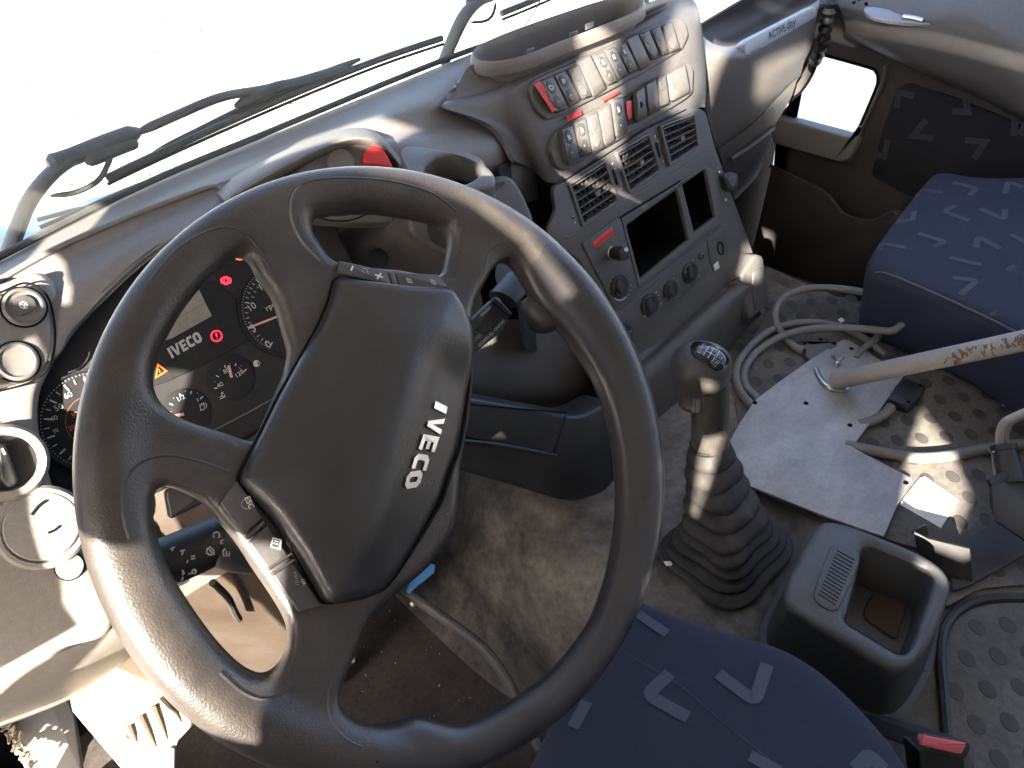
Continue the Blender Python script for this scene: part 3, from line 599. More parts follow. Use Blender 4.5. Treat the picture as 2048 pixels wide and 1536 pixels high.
# left end of the dashboard: the surface that carries the light switch and vents
LP_ = Pl(Yp(60, 900, .73), (0.10, -0.80, 0.58), (1, 0, 0))
lp = [(-160, 640), (0, 565), (85, 540), (125, 590), (130, 650), (112, 715), (82, 780), (78, 850), (92, 920), (118, 1000), (150, 1060), (195, 1140), (235, 1225), (215, 1275), (130, 1300), (90, 1330), (-160, 1420)]
cushion('end_panel', LP_, lp, 0.05, 0.011, sunlit_dusty_m, db, 0.004)
pod = [(-60, 612), (0, 592), (50, 574), (85, 592), (102, 640), (104, 690), (92, 730), (60, 758), (0, 776), (-60, 790)]
pd = slab('switch_pod', LP_, pod, 0.02, dash_m, db, top=0.010, b=0.003, smooth=True)
tube('pod_groove', [LP_.hit(px, py, .0085) for px, py in ((-60, 604), (0, 585), (52, 566), (92, 588), (108, 640), (109, 692), (97, 735), (62, 764), (0, 782))], 0.0011, seam_m, db, n=6)
PD = LP_.off(0.010)
for (cx, cy), r_ in (((48, 614), .0185), ((34, 723), .0185)):
    b = lathe('round_switch', PD, (cx, cy), [(r_, -.002), (r_, .003), (r_ - .001, .004), (r_ * .84, .0045), (r_ * .74, .0022), (r_ * .3, .0012)], sw_m, db)
    lathe('switch_ring', PD, (cx, cy), [(r_ + .0018, -.002), (r_ + .0018, .0009), (r_ + .0002, .0009)], seam_m, b)
    if cy < 650:
        slab('dark_inset', PD.off(.0048), [(28, 598), (48, 590), (66, 597), (72, 613), (58, 625), (40, 630), (30, 618)], .002, swd_m, b, b=.0006, smooth=True)
        strokes('fog_lamp_symbol', PD.off(.0048), [[(40, 606), (47, 611), (50, 617), (44, 616), (39, 611), (40, 606)], [(47, 603), (51, 607), (49, 612), (55, 617)], [(52, 605), (55, 612)], [(43, 603), (46, 606)]], .0007, white_m, b, .0004)
LV = [(-30, 600)]
# round light knob with its collar, the big round cover, the small cap
lv = lathe('light_switch', LP_, (12, 925), [(.036, -.004), (.036, .010), (.033, .014), (.027, .015), (.0255, .006)], sunlit_dusty_m, db, off=.012)
lathe('knob_well', LP_, (12, 925), [(.0255, .0061), (.0255, .0065)], black_m, lv, off=.006)
slab('turn_grip', LP_, [(-8, 885), (10, 888), (38, 965), (18, 978), (0, 960)], .02, black_m, lv, top=.020, b=.003, r=.004)
strokes('index_line', LP_.off(.020), [[(4, 897), (10, 909)]], .0018, white_m, lv, .0006)
cv = lathe('round_cover', LP_, (85, 1055), [(.040, -.004), (.040, .007), (.037, .010), (.0335, .010), (.033, .008)], sunlit_dusty_m, db, off=.01)
lathe('cover_disc', LP_, (85, 1052), [(.0325, .004), (.0325, .0095), (.031, .011), (.012, .0125)], sunlit_dusty_m, cv, off=.011)
tube('finger_notch', [LP_.hit(px, py, .012) for px, py in ((64, 1030), (78, 1012), (92, 1002))], .0016, seam_m, cv, n=6)
tube('finger_notch', [LP_.hit(px, py, .012) for px, py in ((96, 1066), (110, 1060), (120, 1052))], .0016, seam_m, cv, n=6)
lathe('round_cap', LP_, (140, 1133), [(.0125, -.002), (.0125, .002), (.0115, .003), (.004, .0032)], sunlit_dusty_m, db)
lathe('cap_gap', LP_, (140, 1133), [(.0138, -.002), (.0138, .0007), (.0128, .0007)], seam_m, db)
# lower edge of the dashboard and the knee panel to the left of the column
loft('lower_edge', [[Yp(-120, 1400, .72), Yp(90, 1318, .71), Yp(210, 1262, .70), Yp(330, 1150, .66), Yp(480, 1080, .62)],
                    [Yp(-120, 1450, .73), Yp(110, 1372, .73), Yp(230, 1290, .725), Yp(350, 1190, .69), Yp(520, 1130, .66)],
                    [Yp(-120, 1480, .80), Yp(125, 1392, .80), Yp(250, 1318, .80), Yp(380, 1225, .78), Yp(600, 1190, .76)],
                    [Yp(-120, 1500, .95), Yp(150, 1395, .95), Yp(270, 1310, .95), Yp(420, 1225, .95), Yp(640, 1200, .95)]], sunlit_dusty_m, db, 5, 5, .006)
loft('knee_panel', [[Yp(300, 930, .72), Yp(460, 960, .66), Yp(640, 1000, .62), Yp(760, 1060, .62)], [Yp(310, 1090, .70), Yp(460, 1120, .66), Yp(620, 1160, .63), Yp(740, 1180, .63)], [Yp(340, 1230, .73), Yp(470, 1260, .70), Yp(620, 1290, .68), Yp(720, 1280, .68)], [Yp(400, 1340, .80), Yp(520, 1370, .78), Yp(620, 1390, .77), Yp(700, 1360, .77)]],
     mat('brown_column_plastic', (0.034, 0.023, 0.016), 0.65, 0.1, 600, 0.12, spec=0.25), db, 5, 5, .006)
tube('panel_slot', [Yp(px, py, y) for px, py, y in ((425, 1165, .652), (455, 1195, .655), (470, 1225, .66), (478, 1238, .665))], .0045, black_m, db, n=8)
# panels to the right of the column
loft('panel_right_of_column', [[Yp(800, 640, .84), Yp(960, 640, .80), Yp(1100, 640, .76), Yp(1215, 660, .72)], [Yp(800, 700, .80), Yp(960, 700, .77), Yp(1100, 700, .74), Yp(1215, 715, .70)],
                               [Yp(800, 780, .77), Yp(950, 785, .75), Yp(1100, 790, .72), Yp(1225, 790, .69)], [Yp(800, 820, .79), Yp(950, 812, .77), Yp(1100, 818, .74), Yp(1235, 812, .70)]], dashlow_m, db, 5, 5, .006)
KP = Pl(Yp(1040, 870, .625), (-0.05, -0.93, 0.36), (1, 0, 0))
slab('lower_box', KP, [(780, 790), (940, 795), (1160, 835), (1225, 800), (1258, 830), (1250, 930), (1215, 985), (1150, 1005), (1120, 1000), (900, 935), (780, 900)], .06, black_m, db, top=0, b=.006, r=.02)
tube('lid_gap', [KP.hit(px, py, .0005) for px, py in ((900, 805), (1133, 826), (1108, 905), (1090, 905), (920, 872))], .0011, seam_m, db, n=6, sub=1)
tube('lid_lip', [KP.hit(px, py, .001) for px, py in ((905, 880), (1000, 890), (1112, 912))], .003, black_m, db, n=8)
# panel with the round pods between hood and cup holder
PP = Pl(Yp(690, 330, .80), (-0.06, -0.80, 0.60), (1, 0, 0))
loft('pod_hood', [[Yp(425, 382, .875), Yp(480, 345, .872), Yp(560, 305, .87), Yp(640, 272, .865), Yp(700, 256, .86), Yp(750, 262, .855), Yp(792, 300, .84)],
                  [Yp(440, 392, .83), Yp(490, 355, .83), Yp(565, 315, .82), Yp(640, 283, .815), Yp(705, 266, .81), Yp(760, 274, .805), Yp(803, 318, .80)],
                  [Yp(450, 405, .81), Yp(500, 372, .81), Yp(575, 332, .80), Yp(645, 297, .795), Yp(710, 278, .79), Yp(765, 290, .785), Yp(800, 330, .78)],
                  [Yp(455, 430, .83), Yp(505, 390, .83), Yp(580, 345, .82), Yp(650, 312, .815), Yp(710, 294, .81), Yp(755, 306, .805), Yp(790, 345, .80)]], dash_m, db, 5, 5, .005)
po = slab('warning_switch_panel', PP, [(560, 370), (640, 310), (700, 288), (745, 292), (775, 320), (790, 350), (800, 400), (790, 440), (740, 445), (620, 440), (560, 430)], .03, cons_m, db, top=.004, b=.003, smooth=True)
PQ = PP.off(.004)
lathe('round_button', PQ, (683, 322), [(.016, -.002), (.016, .004), (.0145, .0055), (.005, .006)], sw_m, po)
slab('hazard_button', PQ, [(732, 300), (750, 291), (768, 300), (780, 322), (784, 334), (760, 330), (728, 326), (727, 312)], .012, redbtn_m, po, top=.006, b=.0015, smooth=True)
for cx in (683,): lathe('round_button', PQ, (cx, 404), [(.0165, -.002), (.0165, .003), (.015, .0045), (.004, .005)], sw_m, po)
tube('panel_groove', [PQ.hit(px, py, .0004) for px, py in ((604, 416), (640, 436), (690, 442), (730, 430), (752, 412))], .0009, seam_m, po, n=6)
# the wall behind the upper opening of the wheel
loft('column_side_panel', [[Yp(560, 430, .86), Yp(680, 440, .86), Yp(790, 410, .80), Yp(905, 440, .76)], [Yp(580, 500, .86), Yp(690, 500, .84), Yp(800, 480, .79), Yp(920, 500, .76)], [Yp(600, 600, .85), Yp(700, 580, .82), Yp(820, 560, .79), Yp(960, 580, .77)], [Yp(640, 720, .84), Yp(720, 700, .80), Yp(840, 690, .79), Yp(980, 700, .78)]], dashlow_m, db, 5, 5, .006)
lathe('ignition_cap', Pl(Yp(757, 520, .80), (-.1, -.85, .5)), (757, 519), [(.0135, -.004), (.0135, .003), (.0115, .004), (.0105, .002), (.004, .002)], black_m, db)
# cup holder
ch = thing('cup_holder', 'open round cup holder bracket standing beside the dashboard top', 'cup holder', Zp(905, 335, .865))
HP = Pl(Zp(905, 340, .872), (0.0, -0.10, 1.0), (1, 0, 0))
c_ = HP.uv(905, 338); a_ = HP.uv(845, 340); b_ = HP.uv(964, 345); rx = math.hypot(b_[0] - a_[0], b_[1] - a_[1]) / 2; rt = HP.uv(905, 307); rb = HP.uv(905, 367); ry = abs(rt[1] - rb[1]) / 2
rr_ = rx * .97
hole = [(c_[0] + rr_ * math.cos(2 * math.pi * i / 32), c_[1] + rr_ * math.sin(2 * math.pi * i / 32)) for i in range(32)]
outl = rnd(HP.uvs([(798, 300), (815, 290), (850, 293), (930, 308), (975, 330), (992, 352), (985, 372), (950, 380), (905, 384), (840, 368), (812, 335)]), .02)
slabmb(MB(), HP, outl, -.035, 0, .004, [hole]).build('top_ring', cons_m, ch)
lathemb(MB(), HP, c_, [(rr_ + .004, -.085), (rr_ + .004, -.034), (rr_ + .0025, -.034), (rr_ - .001, -.08), (.002, -.082)], 32).build('cup_well', black_m, ch)
slab('bracket_body', Pl(Yp(950, 420, .74), (-.15, -.9, .4)), [(800, 340), (830, 372), (905, 390), (985, 374), (1002, 352), (1024, 352), (1044, 378), (1068, 432), (1070, 450), (1050, 500), (900, 520), (820, 470)], .06, cons_m, ch, top=.0, b=.008, r=.015)
# column shroud and the two stalks
cs = thing('steering_column', 'dark steering column shroud behind the wheel hub', 'steering column', W(0.22, 0.55, 0.66))
ax0 = WC - WP.n * 0.05; ax1 = WC - WP.n * 0.30
tube('shroud', [ax0, (ax0 + ax1) / 2, ax1], lambda t: .062 + .012 * t, black_m, cs, n=24, flat=.85)
tube('column_tube', [ax1 + WP.n * .02, ax1 - WP.n * .35], .035, dark_m, cs, n=16, sub=1)
st = thing('light_stalk', 'thick black light stalk with printed lamp symbols, left of the hub', 'stalk', WC - WP.n * .07)
SP = WP.off(-0.055)
p0, p1 = SP.hit(455, 1072), SP.hit(250, 1160)
r0 = .0175
tube('handle', [p0, p0 + (p1 - p0) * .5, p1], lambda t: r0 * (1.0 + .06 * t), black_m, st, n=22, sub=3)
tube('stalk_collar', [SP.hit(505, 1085), SP.hit(470, 1085), SP.hit(440, 1080)], lambda t: .024 - .004 * t, black_m, st, n=18)
sd = (p1 - p0) / np.linalg.norm(p1 - p0); vd = (p0 + p1) / 2 - CAM; vd /= np.linalg.norm(vd); nn = -vd - sd * (-vd).dot(sd); nn /= np.linalg.norm(nn)
SS = Pl(p0, nn, sd)
SS = SS.off(r0 + .0006)
sy = [[circ((433, 1070), 6, 8, 180, 360), [(427, 1070), (428, 1076)], [(439, 1070), (438, 1076)]], [circ((447, 1086), 6, 8, 180, 360), [(441, 1087), (453, 1087)]], [circ((453, 1104), 7, 8, 180, 360), [(446, 1105), (448, 1113)], [(453, 1100), (453, 1113)], [(459, 1105), (458, 1113)]],
      [[(414, 1098), (420, 1094), (427, 1100), (428, 1108), (420, 1110), (413, 1106), (414, 1098)], [(418, 1098), (424, 1106)]], [[(340, 1098), (350, 1094)], [(346, 1095), (344, 1102)]], [[(360, 1102), (370, 1100)], [(366, 1101), (364, 1110)]], [[(382, 1113), (390, 1112)], [(382, 1118), (390, 1117)], [(376, 1120), (374, 1126)]],
      [circ((388, 1143), 4, 8), [(384, 1146), (376, 1148)]], [[(364, 1140), (368, 1146), (364, 1150)]], [[(366, 1154), (364, 1160)]]]
strokes('lamp_symbols', SS, [l for s in sy for l in s], .0011, white_m, st)
rs = thing('speed_limiter_stalk', 'dark flat stalk lettered DOWN S.L. ON/OFF, right of the hub', 'stalk', WC - WP.n * .06)
RP = Pl(WP.hit(985, 640, -.05), WP.n + np.array((-.15, -.1, .1)), WP.u)
slab('paddle', RP, [(915, 660), (940, 640), (992, 592), (1001, 596), (1010, 612), (1022, 628), (1006, 660), (958, 700), (940, 715), (900, 730)], .02, mat('stalk_grey', (.045, .05, .055), .4), rs, top=0, b=.003, r=.006)
slab('stalk_end', RP, [(985, 600), (991, 592), (1005, 604), (1026, 626), (1024, 632), (1014, 628), (998, 612)], .022, black_m, rs, top=.004, b=.002, r=.002)
slab('dark_button', RP, [(955, 655), (975, 632), (990, 626), (999, 634), (992, 650), (968, 668)], .004, black_m, rs, top=.002, b=.001, smooth=True)
text('lettering', 'ON/OFF', RP, (963, 634), (983, 616), white_m, rs, .0012, bold=.015); text('lettering', 'DOWN S.L. ON/OFF', RP, (960, 694), (1011, 643), white_m, rs, .0012, bold=.015)
strokes('fine_print', RP, [[(951, 676 + 0), (962, 662)], [(954, 677), (965, 663)], [(957, 678), (967, 665)], [(949, 683), (958, 672)]], .0004, mat('cream_print', (.5, .42, .3), .6), rs, .0012)
tube('stalk_arm', [WP.hit(1040, 560, -.06), WP.hit(1005, 600, -.058)], .016, black_m, rs, n=14, sub=1, flat=.6)
tube('arm_rear', [WP.hit(1010, 540, -.075), WP.hit(1060, 560, -.075), WP.hit(1090, 640, -.04)], .017, black_m, rs, n=14, sub=4)
# ================================================================ instrument cluster
a35 = math.radians(35)
IP = Pl(Yp(370, 690, .76), (0, -math.cos(a35), math.sin(a35)), (1, 0, 0))
ic = thing('instrument_cluster', 'black instrument cluster with dials, lit warning lamps and beige display', 'instrument cluster', IP.P)
slab('housing', IP, [(60, 770), (150, 640), (290, 500), (430, 415), (650, 400), (720, 560), (650, 740), (560, 840), (380, 930), (330, 985), (190, 1015), (90, 960)], .05, mat('cluster_grey', (.017, .0165, .017), .65, dust=.05, dscale=14, spec=.2), ic, top=-.006, b=.003, r=.02)
slab('lower_lip', IP, [(330, 985), (600, 810), (640, 830), (560, 930), (340, 1040)], .02, black_m, ic, top=.004, b=.003, r=.004)
tube('lip_line', [IP.hit(px, py, .006) for px, py in ((410, 870), (520, 812), (560, 788))], .0008, cons_m, ic, n=6, sub=1)
gl = slab('display_panel', IP, [(285, 690), (310, 620), (402, 552), (470, 590), (478, 640), (505, 676), (430, 720), (330, 765), (285, 780)], .008, face_m, ic, top=-.004, b=.001, r=.004)
slab('lcd_screen', IP, [(290, 700), (322, 618), (396, 574), (424, 632), (345, 676), (300, 692)], .003, lcd_m, gl, top=-.0030, b=.0005, r=.001)
strokes('lcd_line', IP, [[(338, 640), (352, 632), (360, 634), (410, 606)], [(340, 655), (350, 650)]], .0005, mat('lcd_ink', (.08, .075, .05), .5), gl, -.0024)
wl_ = slab('warning_lamp_panel', IP, [(412, 508), (440, 490), (520, 470), (540, 500), (500, 560), (478, 600), (466, 600), (455, 592)], .006, face_m, ic, top=-.0045, b=.001, r=.006)
IL = IP.off(-.0036)
strokes('brake_lamp_symbol', IL, [circ((452, 561), 7, 16), circ((452, 561), 4.5, 12)], .0022, lampred_m, wl_, .0004)
strokes('brake_lamp_symbol', IL, [circ((452, 561), 10, 5, 140, 215), circ((452, 561), 10, 5, -35, 35)], .0013, lampred_m, wl_, .0004)
strokes('brake_lamp_mark', IL, [[(451, 557), (452, 565)]], .0014, face_m, wl_, .0008)
strokes('engine_lamp_symbol', IL, [[(472, 518), (473, 512), (478, 508), (484, 507), (490, 512), (486, 518), (478, 520), (474, 516)], [(470, 514), (474, 520)], [(479, 506), (486, 504)]], .0014, lampor_m, wl_, .0004)
IG = IP.off(-.0034)
strokes('stop_lamp_ring', IG, [circ((433, 672), 10.5, 22)], .0017, lampred_m, gl, .0004); strokes('stop_lamp_mark', IG, [[(432, 666), (434, 674)], [(434.4, 677), (434.6, 678)]], .0016, lampred_m, gl, .0004)
strokes('warning_triangle', IG, [[(316, 729), (333, 742), (312, 755), (316, 729)]], .0015, lampor_m, gl, .0004); strokes('warning_triangle_mark', IG, [[(318, 738), (320, 745)], [(321, 748), (321.2, 749)]], .0011, lampor_m, gl, .0004)
# lettering on the display panel, the letters of the badge again but flat
x = 0
mb = MB(); a = np.array(IG.uv(344, 717, .0005)); b = np.array(IG.uv(405, 682, .0005)); d = (b - a); Lw = 3.62; d = d / Lw; e = np.array([-d[1], d[0]]) * 1.15
for chh in 'IVECO':
    w_ = max(p[0] for p in LET[chh][0]); lp = LET[chh]; fl = [p for l in lp for p in l]; k0 = len(mb.v)
    mb.v += [tuple(IG.w(*(a + d * (x + p[0] + .12 * p[1]) + e * p[1]), .0005)) for p in fl]
    for t in tessellate_polygon([[Vector((p[0], p[1], 0)) for p in l] for l in lp]): mb.f.append(tuple(i + k0 for i in t))
    x += w_ + .09
mb.build('lettering', grey_m, gl, smooth=False)
def dial(name, c, r, m=face_m, **k): return lathe(name, IP, c, [(r + .002, -.006), (r + .002, -.002), (r, -.0025), (r * .98, -.0052), (.001, -.0054)][:2] + [(r, -.0022), (r - .001, -.0045), (.001, -.0046)], m, ic, off=-.0045, n=48)
DP = IP.off(-.0040)
def ticks(nm, c, r1, r2, angs, wd, m, par, dots=()):
    cu = np.array(DP.uv(*c)); L = []
    for A in angs: L.append([tuple(cu + r1 * np.array((math.cos(math.radians(A)), math.sin(math.radians(A))))), tuple(cu + r2 * np.array((math.cos(math.radians(A)), math.sin(math.radians(A)))))])
    mb = strokesmb(MB(), DP, L, wd, .0004, True); mb.build(nm, m, par, smooth=False)
def pang(c, p): a = np.array(DP.uv(*p)) - np.array(DP.uv(*c)); return math.degrees(math.atan2(a[1], a[0])) % 360, float(np.hypot(*a))
# rev counter
tc = (575, 618); rA = pang(tc, (487, 625))[1]
td = dial('rev_counter', tc, rA + .004)
a0, _ = pang(tc, (535, 705)); a5, _ = pang(tc, (496, 664)); a15, _ = pang(tc, (521, 568)); sp = (a0 - a15) / 3.0 if a0 > a15 else (a0 + 360 - a15) / 3.0
aa = [a0 - sp * k / 5 for k in range(26)]
ticks('scale_marks', tc, rA - .0048, rA - .0015, aa, .0007, dprint_m, td); ticks('scale_marks', tc, rA - .0068, rA - .0015, aa[::5], .0011, dprint_m, td)
ticks('scale_dots', tc, rA + .0005, rA + .0014, [a0 - sp * k / 10 for k in range(51)], .0008, dprint_m, td)
ticks('green_band', tc, rA - .0105, rA - .0072, [a0 - sp * (2.3 + .25 * k) for k in range(9)], .0012, green_m, td)
for s, p, q in (('0', (536, 697), (544, 692)), ('5', (506, 664), (513, 660)), ('10', (502, 622), (514, 614)), ('15', (524, 580), (536, 573)), ('rpm', (535, 622), (556, 609))): text('dial_figure', s, DP, p, q, dprint_m, td, .0005)
strokes('needle', DP, [[(496, 656), (560, 631)]], .0022, needle_m, td, .002); lathe('needle_hub', IP, (590, 618), knobprof(.010, .003), black_m, td)
# road speed
sc_ = (191, 841); rS = pang(sc_, (84, 850))[1]
sd_ = dial('speedometer', sc_, rS + .004)
b60, _ = pang(sc_, (128, 770)); b40, _ = pang(sc_, (87, 838)); st_ = (b40 - b60) / 4 if b40 > b60 else (b40 + 360 - b60) / 4
ticks('scale_marks', sc_, rS - .0062, rS - .0015, [b60 + st_ * k for k in range(-12, 13)], .0009, dprint_m, sd_)
ticks('scale_marks', sc_, rS - .0085, rS - .0015, [b60 + st_ * k for k in range(-12, 13, 2)], .0016, dprint_m, sd_)
ticks('scale_dots', sc_, rS + .0005, rS + .0015, [b60 + st_ * k / 3 for k in range(-36, 45)], .0009, dprint_m, sd_)
ticks('inner_dots', sc_, rS * .56, rS * .575, [b60 + st_ * k / 3 for k in range(-36, 37)], .0008, orange_m, sd_)
for s, p, q in (('60', (131, 798), (146, 792)), ('50', (112, 823), (128, 816)), ('40', (103, 844), (117, 838)), ('30', (108, 867), (118, 862))): text('dial_figure', s, DP, p, q, dprint_m, sd_, .0005)
for s, p, q in (('30', (146, 836), (158, 830)), ('20', (140, 862), (152, 856))): text('dial_figure', s, DP, p, q, orange_m, sd_, .0005)
# temperature and fuel
def small(nm, c, r, marks, figs, needle, icon):
    g = lathe(nm, IP, c, [(r, -.007), (r, -.0048), (r - .001, -.0042), (.001, -.0042)], face_m, ic, n=36)
    for L, wd, m in marks: strokes('scale_marks', DP, L, wd, m, g, .0006)
    for s, p, q in figs: text('dial_figure', s, DP, p, q, dprint_m, g, .0007)
    strokes('needle', DP, [needle], .0032, needle_m, g, .0022); strokes('icon', DP, icon, .0007, dprint_m, g, .0007)
small('temperature_gauge', (462, 755), .026, [([[(428, 777), (435, 776)], [(432, 751), (438, 754)], [(449, 730), (451, 736)], [(470, 732), (472, 727)], [(487, 744), (493, 738)]], .0011, dprint_m), ([[(429, 763), (430, 763)], [(439, 740), (440, 740)], [(459, 728), (460, 727)], [(482, 731), (483, 731)]], .0009, dprint_m), ([[(476, 734), (483, 739), (487, 744)]], .0016, mat('dark_red_print', (.20, .02, .035), .6))],
      [('40', (437, 777), (448, 770)), ('80', (449, 748), (460, 743)), ('120', (475, 755), (488, 746))], [(463, 755), (457, 731)], [[(443, 784), (444, 793)], [(444, 785), (447, 784)], [(444, 788), (447, 787)], [(439, 795), (443, 792), (447, 794), (450, 789)], [(440, 798), (445, 796), (451, 793)]])
small('fuel_gauge', (372, 825), .026, [([[(359, 787), (361, 793)], [(381, 788), (383, 782)], [(400, 798), (406, 793)], [(339, 807), (346, 810)]], .0011, dprint_m), ([[(347, 796), (348, 796)], [(370, 782), (371, 782)], [(394, 786), (395, 786)]], .0009, dprint_m)],
      [('1/2', (358, 803), (371, 796))], [(340, 834), (368, 828)], [[(394, 797), (396.5, 803)], [(400, 811), (402, 821), (410, 817), (407, 806), (399, 810)], [(402, 811), (407, 809)], [(409, 806), (413, 808), (413, 815)]])
strokes('orange_mark', DP, [[(337, 824), (341, 829), (342, 822)]], .0012, orange_m, ic, .0006)
strokes('contrast_symbol', DP, [circ((513, 727), 6, 16)], .0008, dprint_m, ic, .0006); strokes('contrast_symbol', DP, [[(511, 722), (513, 733)]], .0035, dprint_m, ic, .0006)
# ================================================================ centre console
KK = .35
CP = Pl((0, .65, .33), (0, -1, KK), (1, 0, 0))
cc = thing('centre_console', 'tall centre console with two rows of rocker switches, vents and empty radio slots', 'centre console', W(.88, .74, .6))
def z3(x, y): return (1000 + x * .1953, 60 + y * .1953)
def z4(x, y): return (1080 + x * .166, 220 + y * .166)
def z6(x, y): return (1000 + x * .293, 350 + y * .293)
def z5(x, y): return (1150 + x * .1709, 480 + y * .1709)
# moulded upper body: a loft that rises from the fascia to the rim of the storage tray
def cp(px, py, o): return CP.hit(px, py, o)
body = [[Yp(1030, 322, .80), cp(1060, 335, -.03), cp(1115, 365, -.008), cp(1250, 300, -.008), cp(1385, 222, -.008), cp(1410, 215, -.03)],
        [Yp(982, 251, .83), cp(1030, 270, -.02), cp(1090, 290, -.004), cp(1235, 232, -.004), cp(1392, 150, -.006), cp(1412, 140, -.05)],
        [Yp(889, 217, .84), cp(990, 210, -.012), cp(1055, 180, -.004), cp(1210, 112, -.004), cp(1372, 45, -.006), cp(1400, 30, -.05)],
        [Yp(886, 209, .845), cp(985, 185, -.016), cp(1060, 152, -.010), cp(1180, 96, -.010), cp(1320, 33, -.010), cp(1385, -5, -.05)],
        [Yp(890, 203, .86), cp(985, 172, -.025), cp(1060, 138, -.022), cp(1180, 80, -.022), cp(1320, 18, -.022), cp(1370, -20, -.05)]]
# storage tray on top
tr = []
rim = [(948, 108), (958, 92), (985, 78), (1040, 56), (1120, 28), (1200, 2), (1250, -8), (1280, -4), (1284, 10), (1262, 26), (1200, 52), (1120, 82), (1060, 106), (1010, 120), (965, 122)]
TZ = Pl((.8, .86, .885), (0, -.12, 1), (1, 0, 0))
body.append([Yp(912, 180, .866), TZ.hit(942, 130, -.008), TZ.hit(1008, 132, -.006), TZ.hit(1122, 94, -.006), TZ.hit(1264, 36, -.006), TZ.hit(1292, 6, -.006)])
loft('moulded_body', body, cons_m, cc, 6, 5, .006)
ru = crc(TZ.uvs(rim), 3)
def ring(p, d, z): return [TZ.w(x, y, z) for x, y in (inset(p, d) if d else p)]
mb = MB(); prof = [(-.006, -.018), (-.006, -.010), (-.0045, -.004), (-.002, -.0005), (-.0005, 0), (.001, -.002), (.004, -.012), (.008, -.050), (.014, -.062)]
ru = ccw(ru); N = len(ru)
for d, z in prof: mb.v += [tuple(p) for p in ring(ru, d, z)]
for i in range(len(prof) - 1):
    for j in range(N): j2 = (j + 1) % N; mb.f.append((i * N + j, i * N + j2, (i + 1) * N + j2, (i + 1) * N + j))
mb.f.append(tuple((len(prof) - 1) * N + j for j in range(N)))
stt = mb.build('storage_tray', dash_m, cc)
for px, py in ((1062, 104), (1148, 70), (1180, 52)): slab('clip_tab', Pl(TZ.hit(px, py, -.004), (0, -1, .2)), [(px - 7, py - 4), (px + 8, py - 9), (px + 8, py + 2), (px - 7, py + 8)], .003, cons_m, stt, top=.0, b=.0008)
# rows of switches
SWP = CP.off(.004)
row1 = [(1062, 178), (1068, 160), (1085, 152), (1195, 104), (1283, 62), (1352, 34), (1372, 44), (1378, 70), (1366, 98), (1290, 146), (1200, 192), (1113, 236), (1095, 240), (1078, 226), (1066, 203)]
row2 = [(1102, 290), (1107, 270), (1118, 258), (1180, 224), (1260, 190), (1340, 146), (1378, 124), (1388, 140), (1386, 186), (1370, 200), (1290, 250), (1200, 302), (1128, 342), (1114, 334), (1105, 314)]
for nm, o_ in (('switch_bezel', row1), ('switch_bezel', row2)): slab(nm, CP, o_, .02, cons_m, cc, top=.003, b=.0025, r=.006)
def switch(q, kind, sym=None):
    q = [z3(*p) for p in q]; TL, TR, BR, BL = map(np.array, q)
    pt = lambda u, v: tuple((TL * (1 - u) + TR * u) * (1 - v) + (BL * (1 - u) + BR * u) * v)
    # rocker curves outward: three stacked facets joined as one mesh
    G = []
    for i, v_ in enumerate((0, .06, .25, .5, .75, .94, 1)):
        hgt = (.002, .0075, .0095, .0102, .0095, .0075, .002)[i]
        G.append([SWP.hit(*pt(u, v_), (0 if u in (.03, .97) else hgt)) if False else SWP.hit(*pt(u, v_), hgt - (.0012 if u in (.03, .97) else 0)) for u in (.03, .09, .5, .91, .97)])
    G = np.array(G); a, b = G.shape[:2]; v = list(G.reshape(-1, 3)); f = [(i * b + j, (i + 1) * b + j, (i + 1) * b + j + 1, i * b + j + 1) for i in range(a - 1) for j in range(b - 1)]
    ed = [j for j in range(b)] + [i * b + b - 1 for i in range(1, a)] + [(a - 1) * b + j for j in range(b - 2, -1, -1)] + [i * b for i in range(a - 2, 0, -1)]
    k = len(v); v += [np.array(v[e]) - SWP.n * .012 for e in ed]
    for i in range(len(ed)): j = (i + 1) % len(ed); f.append((ed[i], ed[j], k + j, k + i))
    s = obj('rocker_switch' if kind != 'blank' else 'blanking_plate', v, f, sw_m if kind != 'end' else cons_m, cc, ang=40)
    if kind in ('two', 'sym'):
        for v_, w_ in ((.30, 1), (.73, 0)):
            c = pt(.5, v_); ex = np.array(pt(.80, v_)) - np.array(pt(.20, v_)); ey = np.array(pt(.5, v_ + .15)) - np.array(pt(.5, v_ - .15))
            L = [tuple(np.array(c) + ex * .5 * math.cos(t) + ey * .62 * math.sin(t)) for t in np.linspace(0, 2 * math.pi, 18, endpoint=False)]
            slab('touch_pad', SWP, L, .003, swd_m if kind == 'sym' else sw_m, s, top=.0105, b=.0009)
            if kind == 'sym' and w_ and sym:
                tt = lambda x, y: tuple(np.array(c) + ex * x * .5 + ey * y * .5)
                strokes('symbol', SWP, [[tt(*p) for p in l] for l in sym], .0011, white_m, s, .0110)
            if kind == 'sym' and not w_ and sym: lathe('pilot_lamp', SWP, c, [(.0014, .009), (.0014, .0110), (.0006, .0112)], grey_m, s, n=8)
    return s
SQ = [[(-.4, -.4), (.4, -.3), (.4, .3), (-.1, .4), (-.4, .1), (-.4, -.4)]]; PF = [[(-.3, .4), (-.3, -.4), (.3, -.3), (.2, .1), (-.2, .1)]]; HX = [[(-.3, -.5), (-.3, .1), (.3, -.1)], [(0, -.4), (0, .5)], [(-.4, .5), (.4, .3)]]; XX = [[(-.4, -.4), (.4, .4)], [(.4, -.4), (-.4, .4)], [(0, -.5), (0, .5)]]
